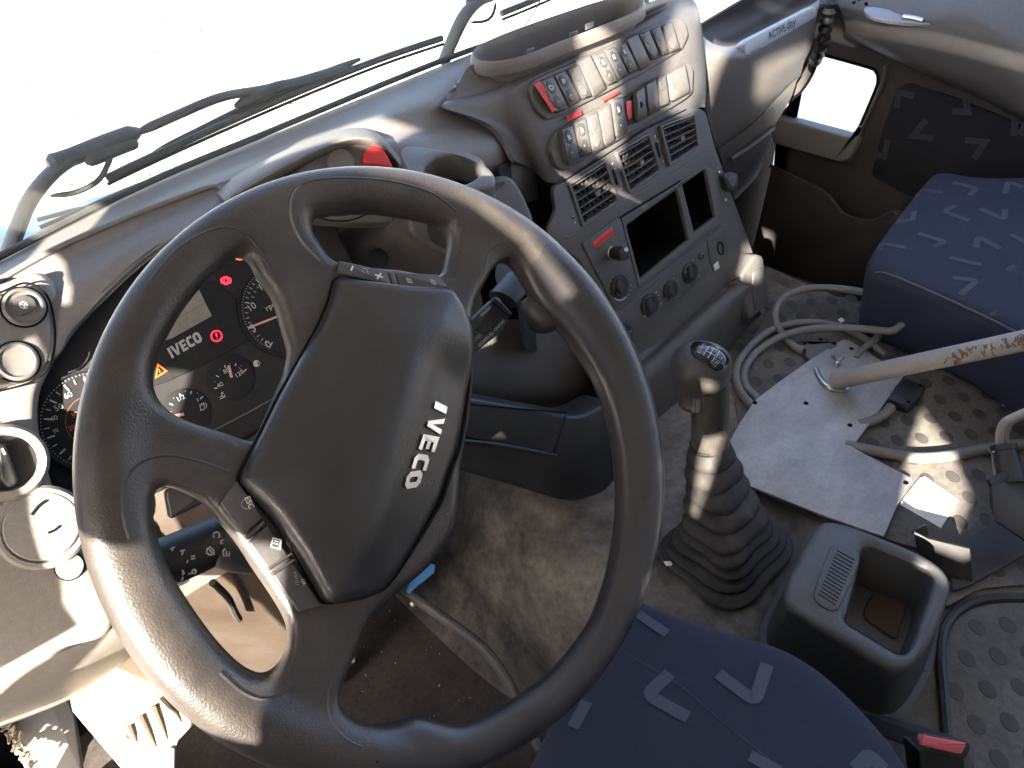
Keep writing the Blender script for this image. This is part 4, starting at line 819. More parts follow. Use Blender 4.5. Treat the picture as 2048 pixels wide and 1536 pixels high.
switch([(410, 510), (545, 462), (705, 800), (580, 860)], 'sym', SQ); switch([(550, 455), (670, 405), (830, 715), (710, 790)], 'sym', PF); switch([(680, 400), (810, 345), (945, 680), (845, 715)], 'two')
switch([(795, 310), (925, 250), (1095, 600), (960, 690)], 'blank')
switch([(960, 260), (1065, 210), (1215, 530), (1105, 570)], 'sym', XX); switch([(1075, 205), (1175, 165), (1325, 460), (1220, 515)], 'sym', XX); switch([(1190, 155), (1280, 110), (1425, 410), (1330, 455)], 'sym', XX)
switch([(1285, 85), (1410, 30), (1555, 350), (1435, 420)], 'blank'); switch([(1420, 40), (1530, 0), (1645, 280), (1560, 310)], 'two'); switch([(1545, 0), (1640, -50), (1735, 240), (1660, 270)], 'two'); switch([(1660, -45), (1755, -90), (1850, 195), (1745, 240)], 'two')
switch([(625, 1005), (745, 960), (830, 1320), (700, 1390)], 'sym', HX); switch([(765, 935), (880, 890), (945, 1260), (825, 1310)], 'sym', HX); switch([(890, 880), (1000, 825), (1070, 1200), (950, 1255)], 'two')
switch([(1010, 820), (1130, 735), (1180, 1130), (1075, 1190)], 'blank'); switch([(1140, 710), (1260, 680), (1310, 1050), (1200, 1110)], 'sym', HX)
sl_ = slab('empty_switch_slot', CP, [z3(1280, 690), z3(1370, 650), z3(1400, 945), z3(1312, 985)], .012, dark_m, cc, top=.0038, b=.0005)
kp_ = switch([(1395, 620), (1480, 570), (1515, 890), (1410, 950)], 'one')
slab('keyhole', SWP, [z3(1440, 740), z3(1452, 730), z3(1468, 760), z3(1460, 790), z3(1448, 800)], .003, seam_m, kp_, top=.0112, smooth=True)
switch([(1490, 550), (1600, 490), (1640, 820), (1525, 880)], 'blank'); kp2 = switch([(1615, 490), (1700, 450), (1740, 760), (1650, 800)], 'one')
slab('touch_pad', SWP, [z3(1640, 520), z3(1690, 490), z3(1712, 560), z3(1690, 610), z3(1650, 615)], .003, sw_m, kp2, top=.0110, smooth=True)
switch([(1725, 440), (1900, 340), (1955, 640), (1765, 740)], 'blank')
# red embossed label tapes
def tape(pts, body, base, o):
    t = slab('red_label_tape', base, pts, .0008, red_m, cc, top=o, b=.0002)
    TL, TR, BR, BL = map(np.array, pts); a = BL * .72 + TL * .28; b = BR * .72 + TR * .28; v_ = b - a
    text('lettering', body, base, tuple(a + v_ * .06), tuple(a + v_ * .94), mat_ink, t, o + .0004)
mat_ink = mat('label_ink', (.22, .012, .01), .6)
t = slab('red_label_tape', SWP, [z3(350, 560), z3(410, 525), z3(600, 800), z3(540, 840)], .001, red_m, cc, top=.0085, b=.0002)
text('lettering', 'STOP MOTOR', SWP, z3(388, 568), z3(565, 820), mat_ink, t, .0090)
tape([z3(680, 880), z3(825, 818), z3(838, 868), z3(698, 932)], 'SIRENA', CP, .0045)
t = slab('red_label_tape', CP, [z3(1045, 705), z3(1210, 615), z3(1225, 640), z3(1060, 735)], .0008, red_m, cc, top=.0045, b=.0002)
t = slab('red_label_tape', SWP, [z3(1292, 730), z3(1345, 722), z3(1352, 880), z3(1335, 912), z3(1318, 912), z3(1300, 860)], .0008, red_m, cc, top=.0065, b=.0002)
text('lettering', 'LAMPA', SWP, z3(1333, 740), z3(1336, 890), mat_ink, t, .0070)
# fascia: a flat panel with the vents, wider flap on the left
fas = [z4(270, 870), z4(1290, 205), z4(1745, -20), (1402, 218), (1412, 225), (1432, 300), (1465, 392), (1512, 520), (1500, 545), (1290, 715), (1255, 735), (1200, 600), (1160, 520), (1118, 490), (1096, 478), (1096, 455), (1104, 440), (1112, 420), (1106, 385), (1110, 372)]
VN = [[z4(335, 890), z4(785, 600), z4(945, 1110), z4(510, 1415)], [z4(900, 510), z4(1300, 275), z4(1445, 740), z4(1065, 1015)], [z4(1415, 195), z4(1835, 45), z4(1890, 440), z4(1540, 680)]]
RS = [[z6(862, 345), z6(1215, 95), z6(1290, 445), z6(960, 715)], [z6(1240, 45), z6(1405, -45), z6(1473, 285), z6(1328, 398)]]
slab('fascia_panel', CP, fas, .007, cons_m, cc, top=.0, b=.002, r=.004, holes=VN + RS, hr=.004)
tube('fascia_rib', [CP.hit(*z4(x, y), .0006) for x, y in ((320, 1540), (640, 1330), (960, 1120), (1640, 735), (1990, 500))], .0016, cons_m, cc, n=6, sub=1)
tube('fascia_gap', [CP.hit(*z4(x, y), .0005) for x, y in ((280, 860), (640, 640), (1300, 215), (1760, -5))], .0012, seam_m, cc, n=6, sub=1)
def vent(q, turn):
    TL, TR, BR, BL = [np.array(CP.uv(*p)) for p in q]; pt = lambda u, v: (TL * (1 - u) + TR * u) * (1 - v) + (BL * (1 - u) + BR * u) * v
    mb = slabmb(MB(), CP, rnd([tuple(pt(u, v)) for u, v in ((-.01, -.01), (1.01, -.01), (1.01, 1.01), (-.01, 1.01))], .004), -.05, .003 + turn * .004, .001, [rnd([tuple(pt(u, v)) for u, v in ((.05, .05), (.95, .05), (.95, .95), (.05, .95))], .003)])
    vt = mb.build('air_vent', cons_m, cc)
    slabmb(MB(), CP, [tuple(pt(u, v)) for u, v in ((0, 0), (1, 0), (1, 1), (0, 1))], -.05, -.045).build('vent_back', seam_m, vt)
    for k in range(6):
        v_ = .08 + .84 * k / 5; P0 = []
        for j, u in enumerate(np.linspace(.03, .97, 7)):
            c = pt(u, v_); bow = .002 * (1 - (2 * u - 1) ** 2)
            P0 += [CP.w(*c, .001 + bow + turn * .004), CP.w(*(c + (pt(u, v_ + .022) - c)), .001 + bow + turn * .004), CP.w(*c, -.016)]
        f = []
        for j in range(6):
            for a, b in ((0, 1), (1, 2), (2, 0)): f.append((j * 3 + a, j * 3 + b, j * 3 + 3 + b, j * 3 + 3 + a))
        f += [(0, 2, 1), (18, 19, 20)]
        obj('slat', P0, f, cons_m, vt, smooth=False)
    for k in range(7):
        u = .14 + .72 * k / 6; a, b = pt(u, .06), pt(u, .94); e = (pt(u + .02, .5) - pt(u, .5))
        v = [CP.w(*p, h) for h in (-.007, -.032) for p in (a, a + e, b + e, b)]
        obj('upright_slat', v, [(0, 1, 2, 3), (7, 6, 5, 4), (0, 4, 5, 1), (1, 5, 6, 2), (2, 6, 7, 3), (3, 7, 4, 0)], dashlow_m, vt, smooth=False)
    slabmb(MB(), CP, [tuple(pt(u, v)) for u, v in ((.50, .47), (.62, .47), (.62, .60), (.50, .60))], -.012, .005, .001).build('direction_tab', sw_m, vt)
for q, t_ in zip(VN, (0, .3, 1)): vent(q, t_)
for (x, y) in ((935, 810), (1450, 480)):
    wh = slab('vent_thumbwheel', CP, [z4(x - 45, y - 90), z4(x - 25, y - 100), z4(x + 20, y + 80), z4(x + 5, y + 100)], .012, black_m, cc, top=.004, b=.0015, r=.003)
    strokes('open_mark', CP, [[z4(x - 75, y - 165), z4(x - 55, y - 175)], [z4(x - 70, y - 150), z4(x - 55, y - 160)], [z4(x - 62, y - 180), z4(x - 60, y - 150)]], .0007, white_m, wh, .0006)
    strokes('setting_mark', CP, [[z4(x - 50, y - 90), z4(x - 25, y - 105)]], .0012, white_m, wh, .0006); strokes('closed_mark', CP, [[z4(x + 30, y + 140), z4(x + 42, y + 132)]], .0022, white_m, wh, .0006)
wh = slab('vent_thumbwheel', CP, [z4(380, 1285), z4(412, 1265), z4(420, 1300), z4(390, 1320)], .004, seam_m, cc, top=.0008)
strokes('setting_mark', CP, [[z4(388, 1290), z4(412, 1272)]], .001, white_m, wh, .0012); strokes('closed_mark', CP, [[z4(415, 1360), z4(430, 1352)]], .0022, white_m, wh, .0006)
# radio slots: frame and dark pockets
fr = slab('radio_frame', CP, [z6(828, 290), z6(1100, 130), z6(1412, -60), z6(1450, -40), z6(1545, 300), z6(1400, 440), z6(960, 770), z6(945, 760)], .007, cons_m, cc, top=.0035, b=.0015, r=.004, holes=RS, hr=.003)
for q in RS:
    uv = [np.array(p) for p in CP.uvs(q)]; cen = sum(uv) / 4
    mb = MB(); lo = [CP.w(*(p + (cen - p) * .02), -.11) for p in uv]; hi = [CP.w(*(p + (p - cen) * .02), -.004) for p in uv]
    mb.add(hi + lo, [(0, 1, 5, 4), (1, 2, 6, 5), (2, 3, 7, 6), (3, 0, 4, 7), (4, 5, 6, 7)]).build('radio_slot', seam_m, fr, smooth=False)
tube('frame_gap', [CP.hit(*z6(x, y), .0042) for x, y in ((822, 292), (1100, 122), (1230, 40))], .0014, seam_m, cc, n=6, sub=1)
# side column with lighter-like plug and heater knob
sp_ = slab('side_control_panel', CP, [z6(560, 470), z6(800, 292), z6(826, 300), z6(945, 775), z6(790, 925)], .01, dashlow_m, cc, top=.0028, b=.0012, r=.003)
tape([z6(632, 458), z6(768, 352), z6(778, 404), z6(650, 508)], 'POZOR STARTER', CP, .0034)
KP_ = CP.off(.0028)
g = lathe('pull_knob', KP_, z6(770, 530), [(.0095, -.002), (.0095, .004), (.0105, .008), (.0115, .022), (.0110, .030), (.0085, .0315)], black_m, sp_, off=.004)
lathe('metal_collar', KP_, z6(760, 532), [(.0108, -.001), (.0108, .005), (.010, .006)], steel_m, g, off=.002)
strokes('fan_symbol', KP_, [circ(z6(862, 508), 3.2, 8), [z6(850, 500), z6(872, 520)], [z6(858, 522), z6(868, 496)]], .0016, white_m, g, .0322)
def knob(c, r, h, par, arc=None, marks=(), grip=None):
    k = lathe('rotary_knob', KP_, c, [(r * 1.12, -.002), (r * 1.12, .0025), (r * 1.06, .0035), (r * .98, .0030), (r * .92, h * .45), (r * .86, h * .62), (r * .5, h * .66)], black_m, par, off=.004)
    cu = KP_.uv(*c, h + .001)
    gv = [(cu[0] + (r * .34) * math.cos(a) * .9, cu[1] + (r * .70) * math.sin(a)) for a in np.linspace(0, 2 * math.pi, 16, endpoint=False)]
    slabmb(MB(), KP_, gv, h * .4, h + .003, .002).build('knob_grip', mat_kg, k)
    cl = KP_.uv(*c, .0)
    if arc: strokesmb(MB(), KP_, [circ(cl, r * 1.22, 14, *arc)], .0020, .0007, True).build('temperature_arc', white_m, k, smooth=False)
    if marks: strokesmb(MB(), KP_, [[(cl[0] + r * q * math.cos(math.radians(a)), cl[1] + r * q * math.sin(math.radians(a))) for q in (1.24, 1.42)] for a in marks], .0022, .0007, True).build('setting_marks', grey_m, k, smooth=False)
mat_kg = mat('knob_brown_grip', (.032, .027, .025), .5, 0, dust=.15, dscale=40)
k1 = knob(z6(822, 765), .0175, .010, sp_, (185, 285), (110, 130, 150, 170, -20, -40, -60))
lp_ = slab('heater_panel', CP, [z6(735, 1005), z6(1412, 452), z6(1440, 640), z6(1000, 1100), z6(800, 1230)], .01, dashlow_m, cc, top=.0025, b=.0012, r=.003)
knob(z6(1030, 890), .0180, .009, lp_, (140, 215), (-20, 20, 40)); knob(z6(1172, 785), .0150, .009, lp_, None, (30, 60, 120, 150, 200, 300)); knob(z6(1305, 668), .0165, .009, lp_, None, (60, 120, 180, 230, 320))
lathe('small_socket', KP_, z6(1372, 555), [(.0065, -.002), (.0065, .001), (.0045, .0015), (.004, -.0005)], black_m, lp_); strokes('setting_mark', KP_, [[z6(1376, 540), z6(1386, 534)]], .002, grey_m, lp_, .002)
s12 = lathe('socket_cap', KP_, z6(868, 1085), [(.0165, -.002), (.0165, .005), (.0150, .007), (.004, .0075)], black_m, lp_); text('lettering', '12V', KP_, z6(868, 1105), z6(910, 1072), grey_m, s12, .0082)
slab('cap_tab', KP_, [z6(832, 1015), z6(850, 1003), z6(862, 1030), z6(840, 1050)], .004, black_m, s12, top=.006, b=.001, r=.002)
kp3 = slab('key_switch_panel', CP, [z6(1415, 440), z6(1520, 345), z6(1580, 565), z6(1462, 660), z6(1440, 600)], .01, dashlow_m, cc, top=.0022, b=.001, r=.004)
lathe('key_hole', KP_, z6(1502, 500), [(.0105, -.002), (.0105, .0012), (.0092, .0014), (.009, -.001)], seam_m, kp3, sx=.75, sy=1.25); slab('white_label', KP_, [z6(1462, 615), z6(1490, 590), z6(1502, 632), z6(1470, 655)], .0006, white_m, kp3, top=.0012)
# the foot of the console: sloping shelf, skirt, right hand cap
rid = [(1215, 800), (1265, 751), (1380, 645), (1486, 537), (1500, 522)]
loft('console_skirt', [[cp(1170, 620, -.004), cp(1205, 690, -.004), cp(1330, 668, -.004), cp(1440, 575, -.004), cp(1508, 515, -.004)],
                       [cp(1190, 760, .004), cp(1225, 760, .004), cp(1340, 672, .004), cp(1445, 583, .004), cp(1500, 545, .004)],
                       [cp(1200, 800, .020), cp(1250, 770, .024), cp(1370, 664, .024), cp(1460, 582, .024), cp(1502, 552, .020)],
                       [cp(1205, 860, .030), cp(1262, 800, .034), cp(1392, 690, .034), cp(1478, 605, .034), cp(1510, 570, .030)],
                       [Zp(1222, 880, .30), Zp(1300, 845, .30), Zp(1430, 730, .30), Zp(1505, 640, .30), Zp(1520, 630, .30)],
                       [Zp(1222, 900, .28), Zp(1305, 852, .28), Zp(1440, 735, .28), Zp(1505, 650, .28), Zp(1520, 640, .28)]], dashlow_m, cc, 5, 5, .008)
EP = CP.off(.020)
slab('end_cap', EP, [(1484, 548), (1512, 508), (1528, 512), (1534, 560), (1540, 606), (1520, 625), (1500, 640), (1490, 600)], .17, cons_m, cc, top=.012, b=.006, r=.008)
slab('cap_cover', EP.off(.012), [(1508, 545), (1524, 535), (1534, 590), (1534, 605), (1512, 622), (1505, 580)], .01, cons_m, cc, top=.003, b=.0015, r=.004)
for p, q in (((1462, 562), (1498, 548)),): tube('cap_seam', [cp(*p, .0255), cp(*q, .0255)], .0009, seam_m, cc, n=6, sub=1)
# a loose connector clipped on the side of the console
cn = slab('side_connector', CP, [(1448, 352), (1462, 344), (1476, 348), (1480, 372), (1466, 384), (1455, 378)], .03, black_m, cc, top=.012, b=.003, r=.004)
slab('connector_face', CP, [(1455, 356), (1464, 350), (1474, 353), (1475, 369), (1466, 375), (1459, 370)], .01, dashlow_m, cn, top=.014, b=.002, r=.002)
for p in ((1440, 345), (1453, 400)): lathe('screw', CP, p, knobprof(.003, .004), steel_m, cc, n=10)
# dark gap between the instruments and the console: its inner wall
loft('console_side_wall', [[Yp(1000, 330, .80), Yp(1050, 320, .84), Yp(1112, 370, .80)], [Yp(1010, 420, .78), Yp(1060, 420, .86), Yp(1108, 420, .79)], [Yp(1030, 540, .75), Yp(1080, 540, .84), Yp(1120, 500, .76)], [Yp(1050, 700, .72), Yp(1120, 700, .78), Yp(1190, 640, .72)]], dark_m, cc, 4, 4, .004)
# ================================================================ passenger side
gb = thing('glove_compartment', 'grey passenger dashboard with open tray and ACTIVE day trim strip', 'glove compartment', W(1.15, .85, .7))
loft('open_tray', [[Yp(1375, 66, .985), Yp(1480, 4, .985), Yp(1640, -90, .985)], [Yp(1400, 75, .985), Yp(1500, 20, 1.0), Yp(1660, -60, 1.0)], [Yp(1425, 95, .96), Yp(1520, 50, .97), Yp(1660, -30, .97)], [Yp(1440, 108, .86), Yp(1500, 88, .86), Yp(1650, 5, .88)]], dashlow_m, gb, 5, 5, .005)
loft('front_face', [[Yp(1380, 40, .90), Yp(1412, 78, .885), Yp(1445, 93, .87), Yp(1478, 90, .865), Yp(1505, 78, .865), Yp(1575, 38, .88), Yp(1640, -2, .89)],
                    [Yp(1384, 58, .87), Yp(1410, 92, .855), Yp(1443, 104, .845), Yp(1480, 101, .84), Yp(1508, 88, .84), Yp(1575, 50, .85), Yp(1637, 14, .865)],
                    [Yp(1386, 112, .845), Yp(1412, 122, .84), Yp(1448, 124, .835), Yp(1485, 120, .83), Yp(1520, 105, .83), Yp(1575, 75, .84), Yp(1632, 42, .86)],
                    [Yp(1400, 170, .845), Yp(1425, 172, .84), Yp(1460, 170, .838), Yp(1500, 160, .838), Yp(1540, 142, .84), Yp(1585, 120, .85), Yp(1624, 90, .87)],
                    [Yp(1420, 250, .86), Yp(1445, 242, .86), Yp(1475, 230, .86), Yp(1510, 210, .862), Yp(1545, 184, .868), Yp(1580, 155, .88), Yp(1608, 125, .89)],
                    [Yp(1432, 292, .89), Yp(1455, 278, .89), Yp(1485, 258, .89), Yp(1515, 234, .89), Yp(1548, 200, .895), Yp(1580, 168, .905), Yp(1604, 142, .915)],
                    [Yp(1436, 300, .95), Yp(1460, 288, .95), Yp(1490, 266, .95), Yp(1520, 242, .95), Yp(1550, 208, .955), Yp(1580, 178, .96), Yp(1602, 152, .965)]], dash_m, gb, 5, 5, .006)
GA = Pl(Yp(1560, 70, .842), (.06, -.93, .36), (1, 0, 0))
tr_ = slab('trim_strip', GA, [(1490, 88), (1500, 78), (1628, 12), (1633, 16), (1632, 36), (1500, 112), (1492, 110)], .02, silver_m, gb, top=.006, b=.003, r=.003)
text('lettering', 'ACTIVE', GA.off(.006), (1538, 79), (1572, 61), black_m, tr_, .0006, bold=.012); text('lettering', 'day', GA.off(.006), (1574, 60), (1592, 51), black_m, tr_, .0006, slant=.25)
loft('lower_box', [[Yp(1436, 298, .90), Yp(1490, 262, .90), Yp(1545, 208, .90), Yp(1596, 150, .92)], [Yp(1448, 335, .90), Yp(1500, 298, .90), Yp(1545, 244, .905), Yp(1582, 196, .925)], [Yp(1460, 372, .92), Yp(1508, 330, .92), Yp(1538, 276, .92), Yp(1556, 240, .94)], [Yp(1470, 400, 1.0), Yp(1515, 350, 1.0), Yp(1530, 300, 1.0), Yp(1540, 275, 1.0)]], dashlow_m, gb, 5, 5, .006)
tube('box_handle', [Yp(1462, 318, .895), Yp(1505, 290, .893), Yp(1547, 256, .90)], .0045, dash_m, gb, n=8, sub=3)
# ---------------------------------------------------------------- passenger door
dr_ = thing('passenger_door', 'grey passenger door with armrest, kerb window and patterned fabric panel', 'door', W(1.68, .3, 0))
D0 = Pl((1.665, 0, 0), (-1, 0, 0), (0, -1, 0))
dout = [D0_ for D0_ in [(-0.98, -.05), (.60, -.05), (.60, .735), (-0.98, .735)]]
KW = [(1640, 108), (1735, 134), (1752, 144), (1756, 160), (1750, 182), (1718, 256), (1708, 268), (1694, 269), (1556, 232), (1600, 186), (1624, 150)]
khole = D0.uvs(KW)
slabmb(MB(), D0, dout, -.010, 0, 0, [khole]).build('door_panel', doord_m, dr_, smooth=False)
slabmb(MB(), D0, inset(ccw(khole), -.008), -.017, -.0125).build('kerb_window', glass_m, dr_, smooth=False)
tube('window_gasket', [D0.hit(px, py, .001) for px, py in KW + KW[:1]], .0035, seam_m, dr_, n=6, sub=3)
slab('window_sill', D0, [(1552, 236), (1696, 275), (1712, 268), (1722, 250), (1712, 290), (1700, 316), (1686, 326), (1672, 324), (1546, 288), (1540, 262)], .03, sill_m, dr_, top=.022, b=.006, r=.006)
slab('window_trim', D0, [(1716, 262), (1728, 240), (1760, 165), (1766, 130), (1772, 132), (1768, 170), (1724, 262), (1700, 325), (1694, 322)], .02, door_m, dr_, top=.014, b=.003)
D1 = lambda px, py, x: Xp(px, py, x)
loft('armrest', [[D1(1640, -70, 1.66), D1(1720, -70, 1.66), D1(1850, -60, 1.66), D1(1960, -40, 1.66), D1(2140, 20, 1.66)],
                 [D1(1672, 0, 1.61), D1(1745, 15, 1.58), D1(1860, 20, 1.57), D1(1950, 25, 1.58), D1(2120, 130, 1.60)],
                 [D1(1682, 22, 1.60), D1(1765, 46, 1.565), D1(1880, 52, 1.555), D1(1955, 60, 1.565), D1(2100, 180, 1.585)],
                 [D1(1690, 48, 1.60), D1(1775, 82, 1.565), D1(1885, 105, 1.555), D1(1965, 130, 1.565), D1(2100, 235, 1.585)],
                 [D1(1692, 66, 1.615), D1(1772, 106, 1.59), D1(1880, 152, 1.58), D1(1965, 190, 1.59), D1(2100, 260, 1.60)],
                 [D1(1696, 76, 1.66), D1(1776, 116, 1.66), D1(1884, 164, 1.66), D1(1965, 200, 1.66), D1(2100, 272, 1.66)]], door_m, dr_, 5, 5, .006)
ARM = Pl(D1(1800, 20, 1.59), (-.18, 0, 1), (0, -1, 0))
hp_ = slab('handle_plate', ARM, [(1728, 18), (1745, 13), (1800, 22), (1860, 32), (1872, 40), (1862, 47), (1800, 44), (1745, 34)], .006, silver_m, dr_, top=.006, b=.002, smooth=True)
slab('handle_recess', ARM, [(1802, 34), (1815, 27), (1840, 30), (1850, 38), (1835, 42)], .002, black_m, hp_, top=.0065, smooth=True)
tube('door_handle', [ARM.hit(px, py, .009) for px, py in ((1806, 33), (1828, 36), (1847, 41))], .0045, chrome_m, hp_, n=8)
g_ = MB()
for i in range(12):
    for j in range(4):
        if (i + j) % 2 == 0: lathemb(g_, ARM, ARM.uv(1708 + i * 12, 4 - j * 8 + i * 1.2, .003), [(.003, 0), (.003, .004), (.001, .004)], 8)
tag(g_.build('speaker_holes', seam_m, dr_), kind='stuff')
lathe('panel_button', D0, (1918, 90), [(.012, .05), (.012, .088), (.008, .090)], dashlow_m, dr_, off=.088)
tube('door_pull', [D1(2022, 100, 1.60), D1(2032, 112, 1.585), D1(2030, 128, 1.60)], .006, silver_m, dr_, n=8)
fb = slab('fabric_panel', D0, [(1790, 178), (1815, 168), (1900, 195), (2000, 235), (2140, 300), (2140, 460), (1960, 470), (1740, 352), (1752, 300)], .02, mat('dark_door_cloth', (.014, .014, .018), .9, .4, 1300, .05, (.1, .1, .1), 9, grit=600, gamt=.25), dr_, top=.010, b=.006, r=.012)
FBP = D0.off(.010)
def vmark(pts, wd, pl, par, o=.0006): return strokes('woven_mark', pl, [pts], wd, mark_m, par, o)
mark2_m = mat('woven_mark_dim', (.045, .049, .060), .9)
for pts in ([(1793, 216), (1797, 184), (1828, 192)], [(1930, 196), (1936, 224), (1905, 222)], [(1852, 240), (1826, 272), (1866, 276)], [(2030, 236), (2028, 272)], [(1776, 280), (1768, 314), (1745, 304)], [(1930, 280), (1970, 284), (1948, 318)], [(2044, 230), (2060, 240), (2040, 270)]):
    strokes('woven_mark', FBP, [pts], .013, mark2_m, fb, .0006)
loft('door_pocket', [[D1(1540, 330, 1.64), D1(1650, 380, 1.62), D1(1690, 425, 1.60), D1(1740, 440, 1.60), D1(1800, 420, 1.60), D1(1900, 480, 1.60)], [D1(1540, 350, 1.62), D1(1640, 402, 1.60), D1(1682, 442, 1.585), D1(1740, 456, 1.58), D1(1800, 445, 1.58), D1(1900, 500, 1.58)], [D1(1500, 520, 1.64), D1(1600, 560, 1.62), D1(1680, 600, 1.61), D1(1740, 600, 1.61), D1(1800, 600, 1.61), D1(1900, 660, 1.61)]], doord_m, dr_, 5, 4, .006)
tube('sill_strip', [Zp(1500, 528, .03), Zp(1580, 556, .03), Zp(1690, 596, .03), Zp(1800, 640, .03)], .008, dashlow_m, dr_, n=8, sub=3)
cg = tube('door_cable_gaiter', [D1(1668, -40, 1.55), D1(1660, 10, 1.54), D1(1652, 50, 1.54), D1(1643, 90, 1.56), D1(1630, 122, 1.60)], lambda t: .012 + .0025 * math.sin(t * 60), black_m, None, n=14, sub=14)
tag(cg, 'black ribbed rubber cable gaiter between door and dashboard', 'cable gaiter')
# ---------------------------------------------------------------- passenger seat
ps = thing('passenger_seat', 'blue cloth passenger seat cushion with pale woven tick marks', 'seat', Zp(1950, 480, .40))
PS = Pl(Zp(1900, 450, .475), (-.10, .04, 1), (1, 0, 0))
cu_ = cushion('cushion', PS, [(1735, 512), (1752, 480), (1800, 415), (1858, 345), (1880, 334), (1960, 345), (2300, 385), (2400, 900), (2200, 790), (2048, 672), (1900, 598), (1760, 545), (1738, 535)], .165, .022, mat('blue_cloth', (.018, .023, .049), .8, .5, 1300, .06, (.1, .1, .1), 9, grit=600, gamt=.25, vor=True), ps, .009)
tp = bvh(cu_)
def decal(name, tree, pts, wd, m, par, n=6, off=.0012):
    """a flat woven mark laid on the surface it belongs to"""
    P = []
    if len(pts) == 3:          # the woven ticks have a rounded elbow
        a, b, c = (np.array(p, float) for p in pts); s_ = b + (a - b) * .22; t_ = b + (c - b) * .22
        pts = [tuple(a)] + [tuple((1 - q) ** 2 * s_ + 2 * q * (1 - q) * b + q * q * t_) for q in (0, .33, .67, 1)] + [tuple(c)]; n = max(2, n // 2)
    for a, b in zip(pts, pts[1:]):
        for k in range(n + (b == pts[-1])): P.append((a[0] + (b[0] - a[0]) * k / n, a[1] + (b[1] - a[1]) * k / n))
    H = [onmesh(tree, *p) for p in P]; H = [h for h in H if h[0] is not None]
    if len(H) < 3: return None
    V = []; f = []
    for i, (h, nn) in enumerate(H):
        h = np.array(h); nn = np.array(nn); t = np.array(H[min(i + 1, len(H) - 1)][0]) - np.array(H[max(i - 1, 0)][0]); t /= max(np.linalg.norm(t), 1e-9)
        e = np.cross(nn, t); e /= max(np.linalg.norm(e), 1e-9); wv = wd * (1 if not callable(wd) else 1)
        V += [h + e * wv / 2 + nn * off, h - e * wv / 2 + nn * off]
    for i in range(len(H) - 1): f.append((2 * i, 2 * i + 1, 2 * i + 3, 2 * i + 2))
    return obj(name, V, f, m, par, smooth=False)
for pts in ([(1906, 366), (1954, 378), (1938, 392)], [(2010, 388), (2016, 364), (2046, 376)], [(1832, 396), (1844, 380), (1884, 386)], [(1910, 412), (1888, 424), (1938, 442)], [(1960, 418), (2008, 440), (2010, 420)], [(1828, 424), (1826, 440), (1782, 446)], [(1836, 468), (1890, 484), (1868, 494)], [(1952, 496), (1956, 474), (2000, 498)], [(2022, 470), (2060, 490)], [(1758, 502), (1764, 488), (1812, 496)], [(1900, 516), (1940, 526), (1962, 530)], [(2014, 542), (2030, 532)], [(1905, 556), (1955, 562), (1920, 590)], [(1988, 632), (1986, 624)]):
    decal('woven_mark', tp, pts, .0095, mark_m, cu_)
tube('welt_seam', [onmesh(tp, px, py)[0] for px, py in ((1750, 545), (1776, 548), (1850, 578), (1960, 628), (2040, 668))], .0016, cons_m, cu_, n=6)
slab('seat_base', PS, [(1830, 560), (1900, 440), (2300, 460), (2300, 800), (2100, 700)], .25, doord_m, ps, top=-.166, b=.01)
slab('backrest', Pl(Zp(2300, 560, .5), (0, 1, .1)), [(2350, 480), (2900, 620), (2900, -200), (2350, -200)], .1, seat_m, ps, top=0, b=.03) if False else None
# ---------------------------------------------------------------- driver's seat
dsr = thing('driver_seat', 'navy cloth driver seat cushion with grey woven tick marks under the wheel', 'seat', Zp(1450, 1450, .40))
DS = Pl(Zp(1500, 1420, .53), (.03, .06, 1), (1, 0, 0))
ds = cushion('cushion', DS, [(1230, 1150), (1300, 1190), (1420, 1232), (1560, 1272), (1640, 1316), (1706, 1372), (1770, 1440), (1822, 1510), (1900, 1700), (1500, 1900), (960, 1720), (1040, 1540), (1140, 1330)], .15, .03, seat_m, dsr, .007)
td_ = bvh(ds)
for pts, wd in (([(1276, 1229), (1334, 1268)], .015), ([(1414, 1262), (1440, 1236), (1456, 1236)], .017), ([(1340, 1348), (1294, 1390), (1376, 1436)], .017), ([(1436, 1348), (1510, 1404), (1534, 1330)], .017), ([(1694, 1326), (1640, 1342), (1728, 1400)], .016), ([(1174, 1404), (1146, 1456)], .016), ([(1500, 1512), (1560, 1545)], .015), ([(1712, 1540), (1738, 1512), (1768, 1540)], .018)):
    decal('woven_mark', td_, pts, wd * .75, mark_m, ds)
decal('stitch_line', td_, [(1240, 1300), (1360, 1370), (1440, 1440), (1540, 1520)], .0012, mat('thread', (.03, .035, .06), .9), ds, n=8)
slab('seat_base', DS, [(1280, 1240), (1700, 1420), (1800, 1700), (1200, 1700)], .25, doord_m, dsr, top=-.151, b=.01)
tag(slab('seat_belt_buckle', Pl(Zp(1890, 1490, .43), (-.25, -.75, 1), (1, 0, 0)), [(1836, 1490), (1850, 1466), (1938, 1482), (1944, 1494), (1934, 1516), (1925, 1520), (1834, 1500)], .12, black_m, None, top=-.002, b=.002, r=.003), 'black seat belt buckle with pinkish red release button', 'seat belt buckle')
bk = bpy.data.objects['seat_belt_buckle']
slab('release_button', Pl(Zp(1890, 1490, .43), (-.25, -.75, 1), (1, 0, 0)), [(1850, 1471), (1934, 1487), (1924, 1508), (1912, 1507), (1844, 1491)], .01, pink_m, bk, top=.002, b=.0015, r=.002)
slab('buckle_stem', Pl(Zp(1890, 1520, .40), (-.3, -1, .35), (1, 0, 0)), [(1838, 1500), (1930, 1518), (1935, 1620), (1850, 1620)], .02, black_m, bk, top=0, b=.003)
